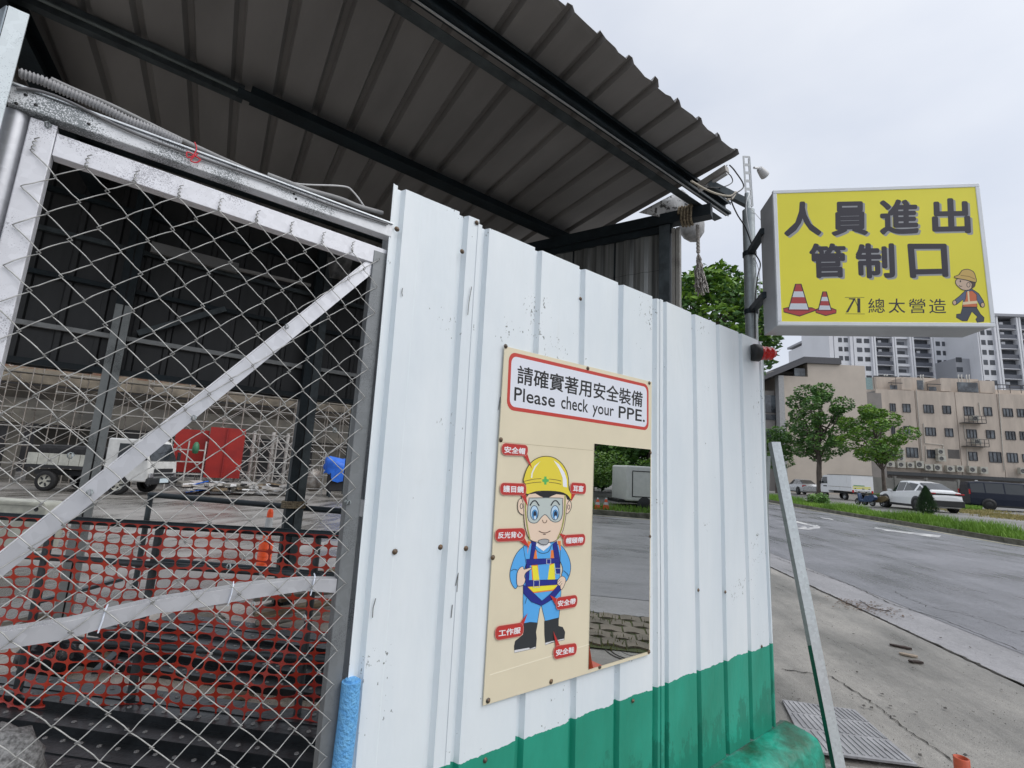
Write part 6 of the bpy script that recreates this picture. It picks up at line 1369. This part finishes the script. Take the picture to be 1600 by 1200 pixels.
# roof level: penthouses, walls and pergola
for (x0, x1, y0, y1, o0, o1) in ((535, 745, 468, 590, 2.5, 7), (655, 742, 500, 592, .4, 2.4), (765, 1050, 470, 598, 3, 7.5), (960, 1052, 505, 603, .4, 3), (1085, 1400, 478, 612, 3, 7.5), (1270, 1398, 520, 616, .4, 3), (1420, 1900, 560, 622, 4, 8)):
    fb.pbox(*c5(x0, y0), *c5(x1, y1), o0, o1).build('penthouse', m_beige, bb)
for (x0, x1, y0, y1) in ((775, 828, 518, 592), (868, 930, 568, 600), (565, 622, 556, 588)): fb.pbox(*c5(x0, y0), *c5(x1, y1), .3, .38).build('roof_door', m_wing, bb)
fb.pbox(*c5(1090, 535), *c5(1258, 612), .25, .36).build('roof_glazing', m_wing, bb)
mb = MB()
for (x0, x1, y0, y1) in ((430, 610, 486, 494), (430, 436, 490, 585), (600, 608, 490, 588), (545, 655, 538, 543), (850, 955, 548, 553), (848, 855, 550, 598), (1400, 1700, 556, 562), (1400, 1406, 560, 618), (1495, 1502, 560, 620), (1580, 1588, 560, 622), (1400, 1700, 585, 589)):
    b_ = fb.pbox(*c5(x0, y0), *c5(x1, y1), .1, .2); mb.add(b_.v, b_.f)
mb.build('pergola_bars', m_wfr, bb, kind='stuff')
fb.pbox(*c5(365, 498), *c5(428, 590), .2, .3).build('glass_screen', M('pale_green_glass', (.25, .36, .36), .15, 0, .1), bb)
for x in (620, 640, 915, 935, 1225, 1250, 1290, 1312): 
    u_, z_ = fb.uv(*c5(x, 470)); q = fb.o + fb.D * u_ + fb.N * 3; MB().tube([(q.x, q.y, z_ - 1.6), (q.x, q.y, z_ + .3), (q.x + .25, q.y, z_ + .45)], .07, 6).build('vent_pipe', m_pipe, bb)
# yard wall in front of the building
wf = Facade(1450, 755, 52)
wl = thing('yard_wall', 'grey rendered yard wall behind the parked cars', 'wall', (wf.o.x, wf.o.y, .8)); u = wf.uv(1352, 750)[0]; ue = wf.uv(1640, 750)[0]; z1 = wf.uv(1450, 750)[1]; m_yw = M('grey_render', (.22, .215, .20), .85, 0, .15, 1, .2, 10)
while u < ue: wf.box(u, u + 2.95, .3, z1, 0, .2).build('wall_panel', m_yw, wl); wf.box(u + 2.955, u + 3.175, .3, z1 + .22, -.06, .26).build('pier', m_yw, wl); u += 3.18
# tall windowless gable building
fa = Facade(1290, 660, 56, math.radians(-41))
ga = thing('gable_building', 'windowless beige building with sloping dark roof behind the two trees', 'building', (fa.o.x, fa.o.y, .9))
u0 = fa.uv(*c6(115, 600))[0]; u1 = fa.uv(*c6(590, 600))[0]; us = fa.uv(*c6(258, 400))[0]; zt1 = fa.uv(*c6(180, 345))[1]; zt2 = fa.uv(*c6(420, 282))[1]
fa.box(u0, u1, -.2, zt1, 0, 10).build('wall', M('beige_render', (.57, .50, .43), .8, 0, .05, .6, .1, 20), ga); fa.box(us, u1 - .003, zt1 + .002, zt2, .003, 9.9).build('upper_wall', bpy.data.materials['beige_render'], ga)
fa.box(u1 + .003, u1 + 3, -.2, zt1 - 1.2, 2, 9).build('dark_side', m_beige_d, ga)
m_rf = M('roof_dark', (.10, .10, .11), .6, .1, .1)
ur = fa.uv(*c6(430, 250))[0]; zr = fa.uv(*c6(300, 243))[1]; fa.box(us - .5, ur, zt2 + .003, zr, -.3, 9).build('flat_roof', m_rf, ga)
mb = MB(); P = []
for (x, y) in ((262, 238), (262, 262), (-60, 395), (-60, 370)): u_, z_ = fa.uv(*c6(x, y), -1); q = fa.o + fa.D * u_ - fa.N * 1; P.append(Vector((q.x, q.y, z_)))
mb.prism(P, fa.N * 8); mb.build('sloping_roof', m_rf, ga)
uc0, uc1 = fa.uv(*c6(88, 600))[0], fa.uv(*c6(118, 600))[0]; fa.box(uc0, uc1 - .01, -.2, zt1 - .1, -.6, .3).build('corner_column', M('pale_column', (.42, .42, .42), .7, 0, .1), ga)
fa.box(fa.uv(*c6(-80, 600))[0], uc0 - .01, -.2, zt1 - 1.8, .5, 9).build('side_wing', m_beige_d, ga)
for (x0, x1, y0, y1) in ((-10, 78, 450, 545), (-10, 78, 555, 585), (-10, 78, 640, 700)): fa.pbox(*c6(x0, y0), *c6(x1, y1), .40, .49, at=.45).build('window', m_wing, ga)
fa.pbox(*c6(185, 300), *c6(246, 342), .2, .4).build('roof_window', m_wing, ga)
fa.box(fa.uv(*c6(105, 345))[0], us - .01, zt1 + .003, zt1 + 1.1, 2.5, 9).build('roof_room', m_beige_d, ga)
# high-rise towers
m_tw = M('tower_white', (.74, .75, .78), .7, 0, .05, .1); m_tg = M('tower_grey', (.36, .37, .40), .7, 0, .05, .1); m_td = M('balcony_slate_hazed', (.12, .13, .16), .6, 0, .15, .2); m_ti = M('tower_shade_hazed', (.10, .11, .13), .7, 0, .3, .3)  # slate and shade tones lightened to carry distance haze
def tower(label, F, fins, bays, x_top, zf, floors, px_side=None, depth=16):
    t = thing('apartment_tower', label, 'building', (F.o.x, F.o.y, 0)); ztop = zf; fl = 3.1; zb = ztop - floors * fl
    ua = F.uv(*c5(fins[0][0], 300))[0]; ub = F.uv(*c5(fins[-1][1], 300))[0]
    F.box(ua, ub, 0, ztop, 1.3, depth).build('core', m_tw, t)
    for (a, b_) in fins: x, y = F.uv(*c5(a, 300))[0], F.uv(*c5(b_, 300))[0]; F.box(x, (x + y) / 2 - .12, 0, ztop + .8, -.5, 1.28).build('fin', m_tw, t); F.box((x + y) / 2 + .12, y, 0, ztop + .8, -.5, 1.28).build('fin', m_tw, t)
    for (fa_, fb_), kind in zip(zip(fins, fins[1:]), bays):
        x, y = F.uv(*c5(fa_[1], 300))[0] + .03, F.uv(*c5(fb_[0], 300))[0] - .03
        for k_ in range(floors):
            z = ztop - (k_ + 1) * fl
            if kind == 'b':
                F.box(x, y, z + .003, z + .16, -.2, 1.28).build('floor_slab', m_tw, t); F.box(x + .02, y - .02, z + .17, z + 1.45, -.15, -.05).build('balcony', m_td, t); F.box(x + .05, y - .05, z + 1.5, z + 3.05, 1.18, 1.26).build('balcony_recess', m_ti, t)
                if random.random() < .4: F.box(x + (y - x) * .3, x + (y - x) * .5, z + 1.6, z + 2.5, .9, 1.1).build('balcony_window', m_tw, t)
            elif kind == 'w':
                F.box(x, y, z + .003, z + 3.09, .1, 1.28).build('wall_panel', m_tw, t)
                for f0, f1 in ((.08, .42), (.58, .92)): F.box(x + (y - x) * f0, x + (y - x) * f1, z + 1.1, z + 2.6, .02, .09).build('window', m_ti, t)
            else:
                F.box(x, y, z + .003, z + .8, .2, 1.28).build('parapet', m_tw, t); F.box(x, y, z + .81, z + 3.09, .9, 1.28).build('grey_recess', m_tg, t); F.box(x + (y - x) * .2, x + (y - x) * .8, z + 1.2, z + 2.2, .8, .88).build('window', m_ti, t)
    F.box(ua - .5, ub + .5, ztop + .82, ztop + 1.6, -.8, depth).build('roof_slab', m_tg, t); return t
f1 = Facade(1400, 560, 158, math.radians(-41))
z1 = f1.uv(1440, 488)[1]
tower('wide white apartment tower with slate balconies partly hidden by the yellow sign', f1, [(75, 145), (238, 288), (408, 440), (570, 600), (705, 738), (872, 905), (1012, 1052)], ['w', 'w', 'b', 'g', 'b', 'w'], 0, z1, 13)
f2 = Facade(1560, 540, 146, math.radians(-41)); z2 = f2.uv(1590, 500)[1]
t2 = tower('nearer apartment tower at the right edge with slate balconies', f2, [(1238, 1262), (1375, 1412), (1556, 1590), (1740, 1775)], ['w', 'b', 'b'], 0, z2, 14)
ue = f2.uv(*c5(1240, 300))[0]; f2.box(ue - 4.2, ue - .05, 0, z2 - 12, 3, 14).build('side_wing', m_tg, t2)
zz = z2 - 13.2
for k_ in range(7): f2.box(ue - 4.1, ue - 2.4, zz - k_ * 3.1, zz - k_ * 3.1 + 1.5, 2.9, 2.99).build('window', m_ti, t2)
f3 = Facade(1286, 560, 175, math.radians(-41)); z3 = f3.uv(1286, 534)[1]
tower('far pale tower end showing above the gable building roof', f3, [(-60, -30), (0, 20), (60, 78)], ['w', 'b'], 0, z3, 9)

# ================================================================ pavement details
m_plate = M('worn_steel_plate', (.42, .42, .43), .6, .1, .2, 5, .2, 30, col2=(.27, .27, .28))
gp = [onZ(*q, .0) for q in ((1222, 1097), (1336, 1113), (1434, 1200), (1262, 1178))]
gt = thing('ribbed_plate', 'grey ribbed steel drain plate on the pavement at the foot of the leaning brace', 'drain cover', tuple(gp[0]))
mb = MB(); mb.prism([q + Vector((0, 0, .006)) for q in gp], (0, 0, .012)); mb.build('base_plate', m_plate, gt)
Hg = homog([(0, 0), (1, 0), (1, 1), (0, 1)], [(q.x, q.y) for q in gp])
for row in range(3):
    v0, v1 = .03 + row * .325, .03 + row * .325 + .29
    for k in range(15):
        u0 = .02 + k * .066; sh = .045
        a, b = Hg(u0 + (0 if row != 1 else .03), v0), Hg(min(.97, u0 + sh + (0 if row != 1 else .03)), v1); mb = MB(); mb.bar((a[0], a[1], .0205), (b[0], b[1], .0205), .013, .005); mb.build('rib', m_plate, gt)
# scraps of wood, leaf litter, drain grating
for i, (a, b, w_, lab) in enumerate(((((1390, 1008), (1425, 1015)), None, .05, 'dark brown bark strip on the pavement, upper of two'), (((1420, 1034), (1443, 1037)), None, .05, 'dark brown bark strip on the pavement, lower of two'), (((1405, 1022), (1434, 1027)), None, .05, 'pale splinter of wood between the two brown bark strips'))):
    p, q = onZ(*a[0], .006), onZ(*a[1], .006); mb = MB(); dq = q - p; nq = Vector((-dq.y, dq.x, 0)).normalized(); rq = random.Random(70 + i)
    top = [p + dq * f + nq * (.028 if 0 < f < 1 else .012) * rq.uniform(.6, 1.2) for f in (0, .15, .3, .5, .7, .85, 1)]; low = [p + dq * f - nq * (.024 if 0 < f < 1 else .008) * rq.uniform(.5, 1.2) for f in (1, .8, .6, .4, .2, 0)]
    mb.prism(top + low, (0, 0, .014)); tag(mb.build('bark_strip', M('dark_bark', (.055, .035, .028), .8, 0, .3, 20) if i < 2 else M('pale_splinter', (.42, .34, .26), .8, 0, .2, 10)), lab, 'wood scrap')
mb = MB(); random.seed(31); c = onZ(1350, 948, .01)
for i in range(260):
    q = c + Vector((random.gauss(0, .16), random.gauss(0, .22), random.uniform(0, .012))); a_ = random.uniform(0, 6.28); s_ = random.uniform(.008, .03); mb.add([q + Vector((math.cos(a_ + k) * s_, math.sin(a_ + k) * s_ * .5, random.uniform(0, .004))) for k in (0, 1.6, 3.1, 4.7)], [(0, 1, 2, 3)])
mb.build('leaf_litter', M('brown_litter', (.17, .11, .07), .9, 0, .3, 20), kind='stuff')
random.seed(33); mb = MB()
for i in range(900):
    px, py = random.uniform(1225, 1600), random.uniform(860, 1200); q = onZ(px, py, .0165); s_ = random.uniform(.002, .008) * (1 + (random.random() < .06) * 2); a_ = random.uniform(0, 6)
    if q.length < 16: mb.add([q + Vector((math.cos(a_ + k) * s_, math.sin(a_ + k) * s_ * .6, random.uniform(-.004, .003))) for k in (0, 1.6, 3.1, 4.7)], [(0, 1, 2, 3)])
mb.build('grit', M('grit', (.12, .11, .10), .9, 0, .3, 20), kind='stuff')
dg_ = thing('drain_grating', 'small square drain cover in the gutter beside brown leaf litter', 'drain cover', tuple(onZ(1372, 950, .01)))
gq = [onZ(*q, .006) for q in ((1343, 938), (1372, 946), (1392, 956), (1362, 950))]; MB().prism(gq, (0, 0, .008)).build('frame', m_gutter, dg_)
op = thing('orange_pipe', 'short upright orange plastic pipe stub at the bottom right corner', 'pipe', tuple(onZ(1503, 1240, 0)))
pt = onZ(1502, 1184, .30); m_ot = M('orange_pvc', (.62, .10, .035), .45, 0, .15, 20)
MB().lathe([(.031, 0), (.031, .30), (.026, .302), (.025, .1)], (pt.x, pt.y, 0), 20).build('tube', m_ot, op)
# ================================================================ street side seen in the notice board mirror
def mirw(px, py, z=0.0, t=None):
    d = ray(px, py); d = Vector((d.x, -d.y, d.z)); o = Vector((0, 2 * (BY - .002), 1.55)); return o + d * (t if t else (z - 1.55) / d.z)
m_paver = M('brown_paver', (.27, .23, .18), .8, 0, .3, 3, .4, 25, col2=(.14, .12, .09))
pv = thing('paver_strip', 'band of wavy brown interlocking pavers with weeds beside the kerb', 'paving', (2.5, -2, 0)); pv['kind'] = 'structure'; del pv['category']
strip('paver_bed', m_soil, -9, 3.16, .4, lambda s: 2.75, lambda s: 3.80, .012)
random.seed(40); s_ = -6.0; r_ = 0
while s_ < 2.9:
    for k in range(5):
        n0 = 2.78 + k * .2; o_ = .11 if k % 2 else 0
        # wavy s-shaped paver outline
        P = []
        L_ = .215
        for (u, v) in ((0, 0), (.05, .03), (.11, .035), (.16, .0), (.215, -.02)): P.append(rd(s_ + o_ + u, n0 + v + .03, .012))
        for (u, v) in ((.215, -.02), (.16, .0), (.11, .035), (.05, .03), (0, 0)): P.append(rd(s_ + o_ + u, n0 + v + .20, .012))
        P = [p.lerp(sum(P, Vector()) / len(P), .05) for p in P]; MB().prism(P, (0, 0, random.uniform(.012, .02))).build('paver', m_paver, pv)
    s_ += .222
def wg(): 
    s = random.choice([2.0, 2.3, 2.75, 3.0, .6, -1.4]) + random.gauss(0, .12); n = random.choice([3.0, 3.6, 2.8]) + random.gauss(0, .07); return rd(s, n, .02)
grass('paver_weeds', 420, wg, M('weed_olive', (.20, .22, .05), .8, 0, .3, 3, col2=(.10, .11, .03)), (.02, .06), .006)
mh = thing('manhole_cover', 'round iron manhole cover set in the pavement in front of the notice board', 'manhole cover', tuple(mirw(992, 1018)))
c = mirw(992, 1018); mb = MB(); m_iron = M('iron', (.10, .095, .09), .6, .4, .3, 10)
for r in (.26, .22, .13): mb.tube([(c.x + r * math.cos(a / 12 * math.pi), c.y + r * math.sin(a / 12 * math.pi), .003) for a in range(25)], .006 if r > .25 else .004, 6)
mb.build('rings', m_iron, mh, kind='stuff'); MB().lathe([(.21, .004), (0, .004)], (c.x, c.y, 0), 24).build('lid', m_side, mh)
p = mirw(893, 1046); q = cone('traffic_cone', 'orange traffic cone on the pavement, reflected at the lower left of the board mirror', (p.x, p.y, 0), .68, .17)
for i, (px, l_) in enumerate(((933.5, 'left one of two red cones at the far kerb in the mirror'), (946.5, 'right one of two red cones at the far kerb in the mirror'))):
    p = mirw(px, 802.5); t_ = cone('traffic_cone', l_, (p.x, p.y, .02), .52, .16, 'red cones at the far kerb'); 
    MB().lathe([(.05, .44), (.03, .54), (0, .56)], n=12).build('cone_top', m_conewhite, t_, local=True)
random.seed(50); mb = MB(); cl = []
TLOC = mirw(1007, 803, .0); TANG = math.atan2(1.0, 2.5) + .1
for i in range(150):
    s = random.uniform(-6, 13); n = kerb_n(s) + random.uniform(1.2, 6); q = rd(s, n); r = Matrix.Rotation(-TANG, 3, 'Z') @ (q - Vector((TLOC.x, TLOC.y, 0)))
    if -2.3 < r.x < 5 and -2.6 < r.y < 3: continue
    cl.append((q.x, q.y, random.uniform(.2, 1.3) + .16 * (n - kerb_n(s)), random.uniform(.35, .75)))
leafcloud(mb, cl, 24000, .17, mats=2); mb.build('hedge', [m_leaf, m_leaf2], kind='stuff')
for i, (px, t_, h_, w_) in enumerate(((925, 27, 5.8, 'left of the three hillside trees in the board mirror, darkest of them'), (965, 30, 7.5, 'tallest of three hillside trees in the board mirror, above the red cones'), (1012, 28, 6.8, 'right of the three hillside trees, above the grey trailer in the board mirror'))):
    b_ = mirw(px, 760, t=t_); tree('hillside_tree', w_, (b_.x, b_.y, -.1), h_, 3.0, .18, 5200, .36, [m_leafd, m_leaf], seed=60 + i, crown_from=.08, nclump=16, group='trees behind the street hedge')
# grey box trailer standing at the far kerb
pT = mirw(1007, 803, .0); TA = math.atan2(1.0, 2.5) + .1; tl_ = thing('box_trailer', 'pale grey box trailer parked at the far kerb, seen in the board mirror', 'trailer', (pT.x, pT.y, .02), TA)
pl = mirw(977, 800, 0); dl_ = (pT - pl).length
MB().box((1.2, -.75, 1.12), (1.2 * 2 + dl_ * 2, 1.5, 1.36)).build('body', M('trailer_grey', (.80, .80, .76), .5, 0, .05), tl_, local=True, bevel=.06)
MB().box((1.2, -.75, .42), (2.2 * 2, 1.1, .12)).build('chassis', m_dplas, tl_, local=True)
mb = MB(); hx = 1.2 + dl_ - .0; 
for (a, b) in (((-dl_ + .25, 1.6), (2.2, 1.6)), ((-dl_ + .25, .62), (2.2, .62))): MB().box(((a[0] + b[0]) / 2, .006, a[1]), (b[0] - a[0], .02, .03)).build('door_edge', m_dplas, tl_, local=True)
MB().box((-dl_ + .25, .006, 1.11), (.03, .02, .96)).build('door_edge', m_dplas, tl_, local=True)
wheel(tl_, .0, -.08, .24, .18, 1); MB().lathe([(.32, .0), (.30, .02), (0, .02)], (0, .0, .30), 18, Matrix.Rotation(math.radians(-90), 3, 'X')).build('wheel_arch', m_dplas, tl_, local=True)
# concrete tower block on the hill behind the hedge
pb = rd(-14, 70); tb_ = thing('hill_building', 'grey concrete block with balconies on the hill behind the street hedge', 'building', (pb.x, pb.y, 0), math.radians(30))
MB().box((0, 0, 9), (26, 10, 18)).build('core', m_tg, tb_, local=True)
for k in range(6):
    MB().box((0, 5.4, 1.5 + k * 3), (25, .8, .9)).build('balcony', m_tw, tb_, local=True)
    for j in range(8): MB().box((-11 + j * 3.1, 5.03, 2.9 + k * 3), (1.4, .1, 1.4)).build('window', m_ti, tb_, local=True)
# street lamp and hills on the horizon
m_hill = M('wooded_hill', (.07, .12, .06), .9, 0, .3, .05, .8, .6, col2=(.04, .07, .04))
mb = MB(); vs = []; n = 120
for i in range(n + 1):
    a_ = 2 * math.pi * i / n; h = 9 + 7 * math.sin(a_ * 3 + 1) + 5 * math.sin(a_ * 7) + 2 * math.sin(a_ * 19)
    vs += [(390 * math.cos(a_), 390 * math.sin(a_), -2), (380 * math.cos(a_) * 1.2, 380 * math.sin(a_) * 1.2, max(3, h))]
mb.add(vs, [(2 * i, 2 * i + 2, 2 * i + 3, 2 * i + 1) for i in range(n)], True); mb.build('hills', m_hill, kind='structure')
